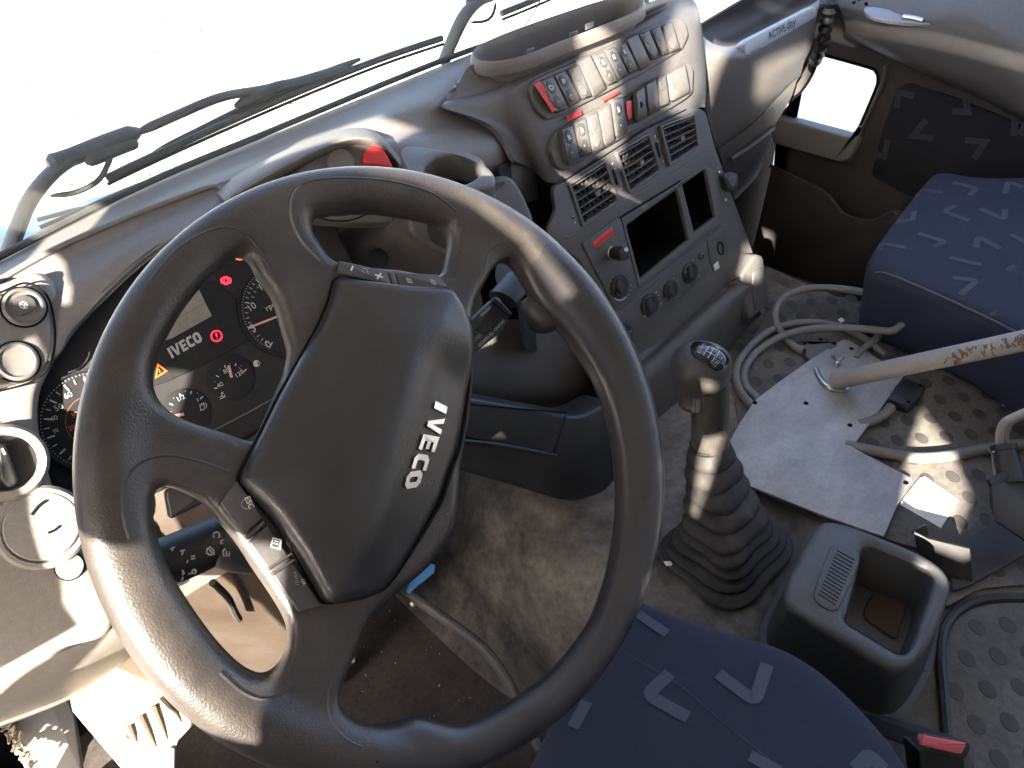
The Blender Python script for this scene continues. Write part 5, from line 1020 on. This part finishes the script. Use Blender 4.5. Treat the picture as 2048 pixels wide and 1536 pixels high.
# ================================================================ things on the engine tunnel
TP = Pl((0.8, .3, .297), (0, 0, 1), (1, 0, 0))
rm = thing('rubber_mat', 'dusty grey rubber mat with rows of oval dimples on the engine tunnel', 'mat', W(.95, .3, .3))
MO = [(1470, 800), (1500, 690), (1548, 598), (1600, 612), (1640, 588), (1700, 596), (1830, 650), (2300, 900), (2300, 1100), (2060, 1168), (1960, 1176), (1890, 1216), (1850, 1100), (1640, 1040), (1500, 970)]
slab('mat_sheet', TP, MO, .004, mat_m, rm, top=.0045, b=.001, r=.01)
MO2 = [(1906, 1570), (1896, 1420), (1888, 1300), (1900, 1250), (1940, 1216), (2000, 1204), (2300, 1210), (2300, 1700), (1910, 1700)]
slab('mat_sheet', TP, MO2, .004, mat_m, rm, top=.0045, b=.001, r=.02)
tube('mat_edge_trim', [TP.hit(px, py, .004) for px, py in ((1902, 1570), (1890, 1420), (1882, 1310), (1892, 1252), (1930, 1212), (1990, 1196), (2080, 1196))], .0065, black_m, rm, n=8)
la = (TP.hit(1957, 833) - TP.hit(1813, 845)) / 3; lb = TP.hit(1793, 885) - TP.hit(1813, 845); o0 = TP.hit(1813, 845)
d1 = (TP.hit(1813 + 13, 845 + 7) - TP.hit(1813 - 13, 845 - 7)) / 2; d2_ = (TP.hit(1813 - 4, 845 + 8) - TP.hit(1813 + 4, 845 - 8)) / 2
dv = [tuple(d1 * math.cos(t) + d2_ * math.sin(t) + np.array((0, 0, h)) + d1 * 0) for h, s_ in ((.0, 1),) for t in np.linspace(0, 2 * math.pi, 14, endpoint=False)]
dv = []
for s_, h in ((1.0, .0002), (1.0, .0005), (.93, .0008)):
    dv += [tuple((d1 * math.cos(t) + d2_ * math.sin(t)) * s_ + np.array((0, 0, h))) for t in np.linspace(0, 2 * math.pi, 14, endpoint=False)]
df = [(i * 14 + j, i * 14 + (j + 1) % 14, (i + 1) * 14 + (j + 1) % 14, (i + 1) * 14 + j) for i in range(2) for j in range(14)] + [tuple(28 + j for j in range(14))]
dme = bpy.data.meshes.new('dimple'); dme.from_pydata(dv, [], [f if area([dv[q][:2] for q in f]) > 0 or True else f for f in df]); dme.materials.append(dot_m)
import bmesh
bm = bmesh.new(); bm.from_mesh(dme); bmesh.ops.recalc_face_normals(bm, faces=bm.faces); bm.to_mesh(dme); bm.free()
PLATE = [(1687, 678), (1702, 682), (1808, 751), (1786, 784), (1705, 892), (1712, 898), (1825, 957), (1793, 1013), (1768, 1073), (1640, 1028), (1500, 972), (1470, 905), (1460, 880), (1478, 848), (1510, 800), (1560, 762), (1625, 716)]
def inside(p, poly):
    x, y = p; c = False
    for (a, b), (d, e) in zip(poly, poly[1:] + poly[:1]):
        if (b > y) != (e > y) and x < (d - a) * (y - b) / (e - b) + a: c = not c
    return c
def toP(p):
    c = MW.T @ (np.array(p) - CAM); return (CX + F * c[0] / c[2], CY + F * c[1] / c[2])
nd = 0
for i in range(-14, 26):
    for j in range(-16, 24):
        p = o0 + la * i + lb * j; q = toP(p)
        if not (1400 < q[0] < 2090 and 560 < q[1] < 1580): continue
        if not (inside(q, [(x_, y_) for x_, y_ in MO]) or inside(q, MO2)): continue
        if inside(q, PLATE) or (q[0] < 1900 and q[1] > 1040): continue
        o = bpy.data.objects.new('dimple', dme); COL.objects.link(o); o.parent = rm; o.location = Vector(p - np.array(rm.location) + np.array((0, 0, .0045))); nd += 1
# ---------------------------------------------------------------- gear lever
gl_ = thing('gear_lever', 'gear lever with round black knob and ribbed rubber boot', 'gear lever', Zp(1455, 1105, .30))
B0 = Zp(1452, 1098, .30); T0 = Zp(1418, 905, .30); 
zt = .455
B1 = Zp(1418, 890, zt); K0 = Zp(1402, 735, .575)
axv = (K0 - B1) / np.linalg.norm(K0 - B1)
mb = MB(); n = 36; rings = []
NR = 160
for i in range(NR + 1):
    t = i / NR; lt = np.interp(t, (0, .2, .35, .5, .65, .8, 1), (0, .01, -.04, .28, .55, .82, 1)); c = B0 * (1 - t) + B1 * t; c = c + (B1 - B0) * np.array((1, 1, 0)) * (lt - t) * .6; k = t ** .42
    r = .087 * (1 - k) + .029 * k
    folds = 9.0; ph = (t ** .72) * folds; amp = .0105 * (1 - .45 * t) * (1 if t < .86 else max(0, (1 - t) / .14))
    r += amp * (abs(math.sin(math.pi * ph)) ** .7 - .5)
    up = axv * t + np.array((0, 0, 1)) * (1 - t); up /= np.linalg.norm(up); e1 = np.cross(up, (0, 1, 0)); e1 /= np.linalg.norm(e1); e2 = np.cross(up, e1)
    sq = .26 * (1 - t) ** .7; fi = int(ph); wob = .0022 * (1 - .6 * t)
    for j in range(n):
        a = 2 * math.pi * j / n; s_ = 1 + sq * abs(math.sin(2 * a)) ** 2; mb.v.append(tuple(c + (e1 * math.cos(a) * 1.0 + e2 * math.sin(a) * .92) * (r * s_ + wob * math.sin(2 * a + fi * 2.1) + wob * .6 * math.sin(5 * a + fi * 1.3))))
for i in range(NR):
    for j in range(n): j2 = (j + 1) % n; mb.f.append((i * n + j, (i + 1) * n + j, (i + 1) * n + j2, i * n + j2))
mb.f.append(tuple(NR * n + j for j in range(n))[::-1])
mb.build('boot', boot_m, gl_, ang=80)
KS = Zp(1421, 770, .555)
tube('lever_shaft', [B1 - axv * .02, KS], .0258, knob_m, gl_, n=28, sub=1)
tube('shaft_collar', [B1 - axv * .004, B1 + axv * .004], .0270, black_m, gl_, n=28, sub=1)
# knob: a broad rounded head, wider than the shaft, flattened on top
kax = axv + np.array((0.10, -.12, .0)); kax /= np.linalg.norm(kax)
KPl = Pl(K0, kax, (1, 0, 0)); kc = (0, 0)
prof = [(.0275, -.060), (.0280, -.045), (.031, -.032), (.0375, -.018), (.0410, -.002), (.0405, .010), (.0355, .022), (.026, .029), (.013, .0318), (.001, .0322)]
kc_ = crc([(a, b) for a, b in prof], 3, False)
kc_ = [(a * .93, b * .95) for a, b in kc_]
kn = lathemb(MB(), KPl, kc, kc_, 36, 1.0, 1.06).build('knob', knob_m, gl_, ang=180)
tk = bvh(kn)
def onk(px, py, o): h, nn = onmesh(tk, px, py); return np.array(h) + np.array(nn) * o
cap = [(1381, 700), (1384, 689), (1396, 684), (1420, 688), (1440, 698), (1454, 714), (1456, 724), (1444, 738), (1432, 742), (1412, 730), (1390, 716)]
def cappt(u, v, o):
    # bilinear over the badge in the photograph's own four corners
    TL, TR, BR, BL = map(np.array, ((1382., 690.), (1450., 702.), (1440., 741.), (1384., 706.)))
    q = (TL * (1 - u) + TR * u) * (1 - v) + (BL * (1 - u) + BR * u) * v; return onk(q[0], q[1], o)
cpl = crc(cap, 2); cen = np.mean(cpl, 0); mb = MB()
for s_, o in ((1.0, -.001), (1.0, .0012), (.9, .0020), (.6, .0024), (.3, .0025)): mb.v += [tuple(onk(*(cen + (np.array(p) - cen) * s_), o)) for p in cpl]
N = len(cpl)
for i in range(4):
    for j in range(N): j2 = (j + 1) % N; mb.f.append((i * N + j, i * N + j2, (i + 1) * N + j2, (i + 1) * N + j))
mb.f.append(tuple(4 * N + j for j in range(N)))
bd = mb.build('shift_badge', gloss_m, kn, ang=60)
bm = bmesh.new(); bm.from_mesh(bd.data); bmesh.ops.recalc_face_normals(bm, faces=bm.faces); bm.to_mesh(bd.data); bm.free()
def kstroke(lines, wd, m, nm='shift_pattern'):
    mb = MB()
    for L in lines:
        for (a, b), (c, d) in zip(L, L[1:]):
            p, q = onk(a, b, .0034), onk(c, d, .0034); t = q - p; t /= np.linalg.norm(t); e = np.cross(kax, t); e = e / np.linalg.norm(e) * wd / 2
            k = len(mb.v); mb.v += [tuple(p + e), tuple(p - e), tuple(q - e), tuple(q + e)]; mb.f.append((k, k + 1, k + 2, k + 3))
    o = mb.build(nm, m, bd, smooth=False); o.parent = gl_; o.location = Vector(np.array(wpos(bd)) + np.array(o.location) - np.array(wpos(gl_))); return o
gk = lambda x, y: (1150 + x * .1709, 480 + y * .1709)
kstroke([[gk(1440, 1330), gk(1660, 1450)], [gk(1500, 1370), gk(1560, 1270)], [gk(1550, 1400), gk(1620, 1290)], [gk(1600, 1430), gk(1680, 1330)], [gk(1530, 1320), gk(1650, 1385)]], .0007, white_m)
bx = []
for cx, cy in ((1450, 1330), (1478, 1292), (1510, 1250), (1540, 1300), (1480, 1340), (1600, 1440), (1630, 1400), (1660, 1360), (1690, 1395), (1660, 1440), (1630, 1470)):
    bx.append([gk(cx - 18, cy), gk(cx, cy - 18), gk(cx + 20, cy - 4), gk(cx + 2, cy + 18), gk(cx - 18, cy)])
kstroke(bx, .0006, grey_m); kstroke([[gk(1455, 1335), gk(1475, 1352)]], .0012, orange_m, 'reverse_mark')
SF = Pl((B1 + K0) / 2, -np.array(MW[:, 2]) + np.array((-.2, 0, 0)), (1, 0, 0)); tl = bvh([o for o in gl_.children if o.name.startswith('lever_shaft')][0])
tgp = [(1385, 775), (1393, 772), (1402, 780), (1404, 800), (1402, 828), (1384, 828), (1382, 820), (1387, 800)]
hh = np.array(onmesh(tl, 1394, 800)[0]); TG = Pl(hh, SF.n + np.array((-.2, -.1, 0)), (1, 0, 0))
slab('trigger', TG, tgp, .02, cons_m, gl_, top=.005, b=.003, r=.004)
# ---------------------------------------------------------------- tray box behind the lever
tb = thing('console_tray', 'dark grey square tray box with slotted pad and deep dirty pocket', 'tray', Zp(1740, 1200, .30))
TT = Pl(Zp(1735, 1190, .405), (0.0, 0.0, 1), (1, 0, 0)); ht = .105
rimo = crc([(1566, 1190), (1574, 1155), (1604, 1096), (1628, 1056), (1648, 1041), (1680, 1042), (1740, 1062), (1840, 1104), (1884, 1132), (1901, 1160), (1896, 1200), (1868, 1268), (1836, 1318), (1810, 1336), (1780, 1334), (1720, 1302), (1620, 1244), (1576, 1214)], 3)
pk = [(1728, 1092), (1740, 1090), (1856, 1138), (1866, 1150), (1862, 1178), (1822, 1288), (1812, 1302), (1798, 1304), (1700, 1246), (1692, 1238), (1700, 1218)]
o2 = ccw(TT.uvs(rimo)); hl = TT.uvs(pk)
mb = MB(); slabmb(mb, TT, o2, -.035, 0, .010, [rnd(hl, .012)])
N = len(o2); k0 = len(mb.v)
for d, z in ((0, -.033), (-.003, -.06), (-.008, -.100), (-.016, -.104)): mb.v += [tuple(TT.w(x, y, z)) for x, y in (inset(o2, d) if d else o2)]
for i in range(3):
    for j in range(N): j2 = (j + 1) % N; mb.f.append((k0 + (i + 1) * N + j, k0 + (i + 1) * N + j2, k0 + i * N + j2, k0 + i * N + j))
mb.build('tray_shell', tray_m, tb, ang=50)
hp2 = ccw(rnd(hl, .012)); N = len(hp2); mb = MB()
for d, z in ((-.001, -.004), (.004, -.085)): mb.v += [tuple(TT.w(x, y, z)) for x, y in inset(hp2, d)]
for j in range(N): j2 = (j + 1) % N; mb.f.append((j, j2, N + j2, N + j))
mb.f.append(tuple(N + j for j in range(N)))
mb.build('pocket', tray_m, tb, ang=50)
dirt_haze = [(1730, 1215), (1760, 1180), (1800, 1190), (1812, 1215), (1800, 1250), (1790, 1275), (1750, 1250), (1735, 1240)]
slab('pocket_dirt', TT.off(-.083), dirt_haze, .003, dirt_m, tb, top=.002, b=.001, smooth=True)
gr = slab('slotted_pad', TT, [(1664, 1092), (1676, 1088), (1712, 1104), (1718, 1118), (1714, 1136), (1682, 1206), (1674, 1218), (1660, 1220), (1636, 1206), (1628, 1190), (1632, 1172), (1656, 1104)], .004, tray_m, tb, top=.0022, b=.0012, smooth=True)
TLs, TRs, BRs, BLs = map(np.array, ((1672., 1093.), (1716., 1117.), (1675., 1214.), (1632., 1186.)))
for k in range(14):
    t = (k + .5) / 14; a = TLs * (1 - t) + BLs * t; b = TRs * (1 - t) + BRs * t; e = (b - a) * .08; a = a + e; b = b - e; dn = (BLs - TLs) / 14 * .52
    slab('slot', TT, [tuple(a), tuple(b), tuple(b + dn), tuple(a + dn)], .002, seam_m, gr, top=.0026)
# ---------------------------------------------------------------- aluminium plate with the welded pole, wing nut, cables, connectors
apl = thing('metal_plate', 'scuffed grey aluminium plate with a welded pole lying on the mat', 'metal plate', Zp(1640, 880, .31))
AP = Pl((.9, .4, .316), (0.02, -.02, 1), (1, 0, 0))
slab('plate_sheet', AP, PLATE, .004, alu_m, apl, top=0, b=.0006, r=.003)
for px, py in ((1703, 697), (1612, 806), (1510, 805), (1700, 850), (1812, 965)): lathe('bolt_hole', AP, (px, py), [(.0042, -.001), (.0042, .0005), (.001, .0005)], seam_m, apl, n=12)
pA = AP.hit(1668, 762, .012); pB = Zp(2110, 668, .53); pB = pA + (pB - pA) * 1.5
tube('welded_pole', [pA, pB], lambda t: .0152, pole_m, apl, n=24, sub=18)
wmb = MB(); dd = (pB - pA) / np.linalg.norm(pB - pA)
tube('weld_bead', [AP.hit(px, py, .002) for px, py in ((1632, 738), (1640, 756), (1652, 770), (1668, 778), (1690, 780), (1696, 774))], .0045, steel_m, apl, n=8)
PLp = bvh([o for o in apl.children if o.name.startswith('welded_pole')][0])
random.seed(3)
for (cx, cy), wsp in (((1903, 712), 9), ((1925, 707), 7), ((1945, 702), 6), ((1975, 694), 8), ((2016, 683), 12), ((2040, 677), 14)):
    for k in range(wsp):
        x = cx + random.uniform(-12, 12); y = cy + random.uniform(-10, 10); decal('brown_scrape', PLp, [(x, y), (x + random.uniform(-3, 3), y + random.uniform(2, 5)), (x + random.uniform(-5, 9), y + random.uniform(4, 11))], random.uniform(.0012, .003), rust_m, apl, n=2, off=.0008)
wnt = thing('wing_nut', 'small shiny wing nut standing on the aluminium plate', 'wing nut', AP.hit(1675, 722))
lathe('nut_body', AP, (1675, 724), [(.005, 0), (.0045, .007), (.003, .009)], steel_m, wnt, n=12)
for px in (1669, 1684): tube('wing', [AP.hit(1676, 722, .004), AP.hit(px, 717, .010), AP.hit(px + (px - 1676) * .4, 713, .014)], lambda t: .002 + .002 * t, steel_m, wnt, n=8)
mz = lambda x, y: (1348 + x * .342, 500 + y * .342)
def cab(label, pts, r=.0070, m=cable_m, name='grey_cable'):
    o = tube(name, [Zp(*mz(x, y), z) for x, y, z in pts], r, m, None, n=12, sub=8); return tag(o, label, 'cable')
Z0 = .310
cab('thick grey cable coiled in loose loops beside the console foot', [(760, 590, Z0), (700, 560, Z0), (640, 500, Z0), (600, 430, Z0 + .006), (595, 350, Z0 + .02), (640, 280, Z0 + .03), (740, 235, Z0 + .035), (880, 222, Z0 + .035), (1040, 235, Z0 + .035), (1180, 270, Z0 + .05), (1290, 325, Z0 + .06), (1345, 390, Z0 + .06), (1325, 445, Z0 + .055), (1260, 475, Z0 + .045), (1150, 465, Z0 + .035), (960, 455, Z0 + .018), (780, 465, Z0 + .018), (620, 510, Z0 + .012), (480, 600, Z0), (415, 700, Z0), (420, 790, Z0), (480, 860, Z0), (540, 920, Z0 - .003)])
cab('thick grey cable, outer strand of the coil running under the plate', [(1145, 318, Z0 + .02), (1180, 306, Z0 + .022), (1225, 350, Z0 + .02), (1236, 430, Z0 + .014), (1190, 510, Z0 + .008), (1110, 580, Z0), (1060, 640, Z0 - .002)], name='grey_cable')
cab('thick grey cable outermost at the left of the coil', [(1240, 620, Z0 - .002), (1130, 530, Z0), (1000, 460, Z0), (860, 428, Z0), (700, 430, Z0), (560, 475, Z0), (440, 570, Z0), (370, 680, Z0), (370, 780, Z0), (420, 870, Z0), (500, 940, Z0 - .003)], name='grey_cable')
cab('grey cable running from under the plate to the right edge', [(1000, 1140, Z0 - .002), (1120, 1165, Z0), (1250, 1190, Z0), (1420, 1215, Z0), (1600, 1205, Z0), (1750, 1175, Z0), (1900, 1150, Z0 + .002), (2100, 1130, Z0 + .002)], r=.0088)
cab('short grey cable end entering the black connector by the plate', [(1270, 915, Z0 + .008), (1230, 960, Z0 + .004), (1160, 1000, Z0), (1080, 1020, Z0 - .003)], r=.0085)
CB = Pl((1.0, .4, .325), (0.05, -.05, 1), (1, 0, 0))
c1 = thing('connector_box', 'flat black connector housing lying at the right edge of the plate', 'connector', CB.hit(*mz(1380, 850)))
slab('housing', CB, [mz(*p) for p in ((1300, 790), (1345, 748), (1455, 785), (1472, 805), (1440, 860), (1385, 912), (1300, 885), (1255, 870))], .02, black_m, c1, top=0, b=.002, r=.003)
for p in ((1442, 790), (1372, 888)): lathe('screw_hole', CB, mz(*p), [(.003, -.001), (.003, .0006), (.001, .0006)], seam_m, c1, n=10)
strokes('moulded_line', CB, [[mz(1330, 830), mz(1400, 860)], [mz(1350, 800), mz(1420, 825)]], .0006, cons_m, c1)
c2 = thing('connector_clip', 'black toothed connector clip at the top left edge of the plate', 'connector', CB.hit(*mz(830, 570)))
CC = Pl((1.0, .5, .314), (0, 0, 1), (1, 0, 0))
slab('clip_body', CC, [mz(*p) for p in ((740, 545), (770, 528), (800, 550), (850, 515), (905, 540), (950, 535), (960, 560), (880, 600), (790, 640), (765, 612), (775, 590))], .012, cons_m, c2, top=.0, b=.0015, r=.002)
for p in ((765, 545), (858, 522), (935, 545)): lathe('clip_hole', CC, mz(*p), [(.004, -.001), (.004, .0007), (.001, .0007)], seam_m, c2, n=10)
# plug with cable on a black bracket at the right edge
pl_ = thing('round_plug', 'round black cable plug with clamp screws held by the bracket', 'plug', Zp(2015, 940, .37))
q0 = Zp(2006, 895, .430); q1 = Zp(2022, 965, .405)
tube('plug_body', [q0, q0 * .6 + q1 * .4, q1], lambda t: .0145 + .0045 * t, black_m, pl_, n=22, sub=3)
tube('clamp_ring', [q0 - (q1 - q0) * .06, q0 + (q1 - q0) * .10], .0175, black_m, pl_, n=22, sub=1)
for px, py in ((1988, 900), (2030, 908)): tube('clamp_screw', [Zp(px, py, .43), Zp(px + 4, py + 3, .43)], .003, steel_m, pl_, n=8, sub=1)
tube('flange_ring', [q1 - (q1 - q0) * .08, q1 + (q1 - q0) * .02], .0205, black_m, pl_, n=22, sub=1)
for k, dx in enumerate((0, 9)):
    t_ = tube('pale_cable', [Zp(2003 + dx * .8, 898, .428), Zp(2000 + dx, 870, .45), Zp(2008 + dx, 846, .47), Zp(2028 + dx, 834, .48), Zp(2060 + dx, 820, .49), Zp(2110, 800, .49), Zp(2220, 790, .44), Zp(2300, 830, .36)], .0055, pole_m if k == 0 else cable_m, pl_, n=10)
bk_ = thing('black_bracket', 'bent black steel bracket standing on the mat at the right edge', 'bracket', Zp(2000, 1080, .31))
BQ = Pl(Zp(2040, 980, .40), (-.05, -.75, .65), (1, 0, 0))
slab('top_flange', BQ, [(1978, 960), (2014, 940), (2022, 944), (2070, 962), (2070, 975), (2020, 960), (1984, 972)], .004, black_m, bk_, top=.002, b=.0008)
slab('upright', BQ, [(1984, 970), (2020, 958), (2080, 975), (2080, 1100), (1990, 1040), (1990, 1026), (1986, 1010)], .004, black_m, bk_, top=0, b=.0008)
BF = Pl((1.0, .1, .312), (0, 0, 1), (1, 0, 0))
slab('foot_plate', BF, [(1990, 1040), (2080, 1050), (2080, 1092), (1936, 1172), (1905, 1180), (1900, 1100)], .005, mat('worn_black_steel', (.030, .027, .025), .45, .1, 200, .35, (.10, .085, .07), 12, metal=.2), bk_, top=0, b=.0008)
BE = Pl(Zp(1884, 1120, .335), (-.8, -.45, .35), (0, -1, 0))
slab('end_flange', BE, [(1828, 1064), (1856, 1078), (1940, 1098), (1946, 1160), (1940, 1170), (1922, 1177), (1905, 1170), (1880, 1140), (1834, 1104)], .004, black_m, bk_, top=0, b=.0008)
slab('end_lip', Pl(Zp(1840, 1060, .335), (.3, -.6, .8), (1, 0, 0)), [(1826, 1062), (1852, 1048), (1858, 1068), (1850, 1078)], .003, black_m, bk_, top=0, b=.0006)
# paper and litter
NP = Pl((.95, .25, .306), (-.03, -.02, 1), (1, 0, 0))
pp = slab('paper_scrap', NP, [(1799, 1008), (1840, 955), (1850, 953), (1918, 1000), (1882, 1056)], .001, paper_m, None, top=0, b=.0002)
tag(pp, 'torn square of pale ruled paper between plate and bracket', 'paper')
strokes('ruled_lines', NP, [[(1812 + k * 8, 1010 + k * 4.6 - 4), (1850 + k * 8, 966 + k * 4.2)] for k in range(8)], .0004, mat('pale_line', (.5, .5, .5), .8), pp, .0005)
for nm, pts, lab in (('paper_bit', [(1803, 674), (1818, 676), (1817, 688), (1805, 685)], 'small white paper bit beside the cable coil'), ('paper_bit', [(2003, 803), (2006, 802), (2012, 812), (2004, 810)], 'tiny white triangular paper bit among the dimples'), ('paper_bit', [(1676, 638), (1684, 634), (1690, 640), (1682, 645)], 'white paper fleck inside the cable loops'), ('foil_bit', [(1327, 1122), (1346, 1121), (1345, 1130), (1332, 1131)], 'shiny foil scrap on the tunnel in front of the boot')):
    tag(slab(nm, TP, pts, .0012, paper_m, None, top=.008), lab, 'litter')
sd = random.Random(5); L = []
mb = MB()
for k in range(140):
    px, py = sd.uniform(1300, 2048), sd.uniform(640, 1500); c = Zp(px, py, .3045); s_ = sd.uniform(.0006, .0022)
    mb.add([c + np.array((sd.uniform(-1, 1) * s_, sd.uniform(-1, 1) * s_, sd.uniform(0, .001))) for _ in range(3)] + [c + np.array((0, 0, s_))], [(0, 1, 2), (0, 1, 3), (1, 2, 3), (2, 0, 3)])
tag(mb.build('dust_crumbs', mat('pale_crumbs', (.3, .27, .23), .9), smooth=False), 'pale dust crumbs scattered over the tunnel mat', 'crumbs', kind='stuff')
# ---------------------------------------------------------------- driver's footwell
FL = Pl((0, .6, .012), (0, 0, 1), (1, 0, 0))
tube('felt_edge_trim', [Zp(800, 1178, .20), Zp(835, 1200, .185), Zp(900, 1245, .165), Zp(965, 1295, .145), Zp(1005, 1345, .13), Zp(1045, 1420, .115), Zp(1080, 1500, .10)], .0085, dashlow_m, None, n=10)
tag(bpy.data.objects['felt_edge_trim'], 'dark edge strip along the foot of the dirty felt flank', 'trim strip')
BT = Pl(Zp(840, 1155, .25), (-.6, -.4, .7), (0, -1, 0))
bt = slab('blue_tape', BT, [(812, 1182), (826, 1152), (858, 1126), (870, 1130), (868, 1146), (830, 1176), (818, 1188)], .002, bluet_m, None, top=.0, b=.0006)
tag(bt, 'strip of bright blue tape showing under the hub', 'tape')
# clutch pedal and the pale plate below the dashboard
cpd = thing('clutch_pedal', 'sunlit pale pedal pad with three deep ribs on a wide lever', 'pedal', Zp(310, 1420, .20))
PPn = Pl(Zp(320, 1420, .20), (-.1, -.75, .65), (1, 0, 0))
def pz(x, y): return (x * .2514, 1150 + y * .2514)
slab('pedal_plate', PPn, [pz(*p) for p in ((555, 985), (1080, 575), (1150, 590), (1480, 960), (1450, 1050), (1330, 950), (1040, 1170), (1000, 1300), (1390, 1380), (1385, 1700), (1100, 1700), (580, 1090))], .012, tan_m, cpd, top=-.006, b=.002)
slab('pedal_plate', PPn, [pz(*p) for p in ((555, 985), (1080, 575), (1150, 590), (1480, 960), (1500, 1010), (1400, 1380), (1385, 1700), (1100, 1700), (580, 1090))], .010, tan_m, cpd, top=-.012, b=.002)
pdd = slab('pedal_pad', PPn, [pz(*p) for p in ((1005, 1190), (1100, 1110), (1320, 945), (1360, 960), (1540, 1160), (1535, 1200), (1400, 1340), (1330, 1400), (1240, 1390), (1080, 1340), (1000, 1260))], .016, tan_m, cpd, top=.010, b=.004, r=.008)
for a, b in (((1020, 1200), (1085, 1330)), ((1110, 1120), (1240, 1370)), ((1215, 1040), (1330, 1310)), ((1300, 965), (1440, 1170))): 
    tube('pad_groove', [PPn.hit(*pz(*a), .011), PPn.hit(*pz((a[0] + b[0]) / 2, (a[1] + b[1]) / 2), .0115), PPn.hit(*pz(*b), .010)], lambda t: .0065 * (1 - .75 * t), black_m if False else mat('groove_brown', (.10, .08, .055), .8), pdd, n=8, sub=3)
# sill and door frame at the driver's feet
dsl = thing('door_sill', 'dusty black door sill with frayed trim at the lower left corner', 'door sill', Zp(20, 1420, .12))
SLP = Pl(Zp(30, 1400, .22), (.35, -.35, .85), (1, 0, 0))
slab('sill_block', SLP, [(-80, 1340), (0, 1302), (58, 1284), (76, 1318), (70, 1330), (0, 1398), (-80, 1450)], .06, black_m, dsl, top=0, b=.004, r=.004)
slab('sill_cover', Pl(Zp(60, 1460, .14), (.2, -.3, .9), (1, 0, 0)), [(0, 1402), (70, 1332), (135, 1395), (150, 1430), (165, 1540), (60, 1560), (20, 1470)], .03, sill_m, dsl, top=0, b=.004, r=.006)
mb = MB(); sd = random.Random(2)
for k in range(60):
    t = k / 59; px, py = 0 + 70 * t, 1420 + 130 * t; p = Zp(px, py, .15); tubemb(mb, [p, p + np.array((sd.uniform(-.006, .006), sd.uniform(-.006, .006), .004)), p + np.array((sd.uniform(-.012, .012), sd.uniform(-.012, .012), sd.uniform(0, .01)))], .0022, 5, 1)
mb.build('frayed_trim', tan_m, dsl)
sd = random.Random(9); mb = MB()
for k in range(70):
    px, py = sd.uniform(690, 1040), sd.uniform(1210, 1450); c = Zp(px, py, .004); s_ = sd.uniform(.0008, .003)
    mb.add([c + np.array((sd.uniform(-1, 1) * s_, sd.uniform(-1, 1) * s_, 0)) for _ in range(3)] + [c + np.array((0, 0, s_))], [(0, 1, 2), (0, 1, 3), (1, 2, 3), (2, 0, 3)])
tag(mb.build('floor_crumbs', mat('floor_crumb_white', (.4, .38, .35), .9), smooth=False), 'pale crumbs on the dark footwell floor', 'crumbs', kind='stuff')
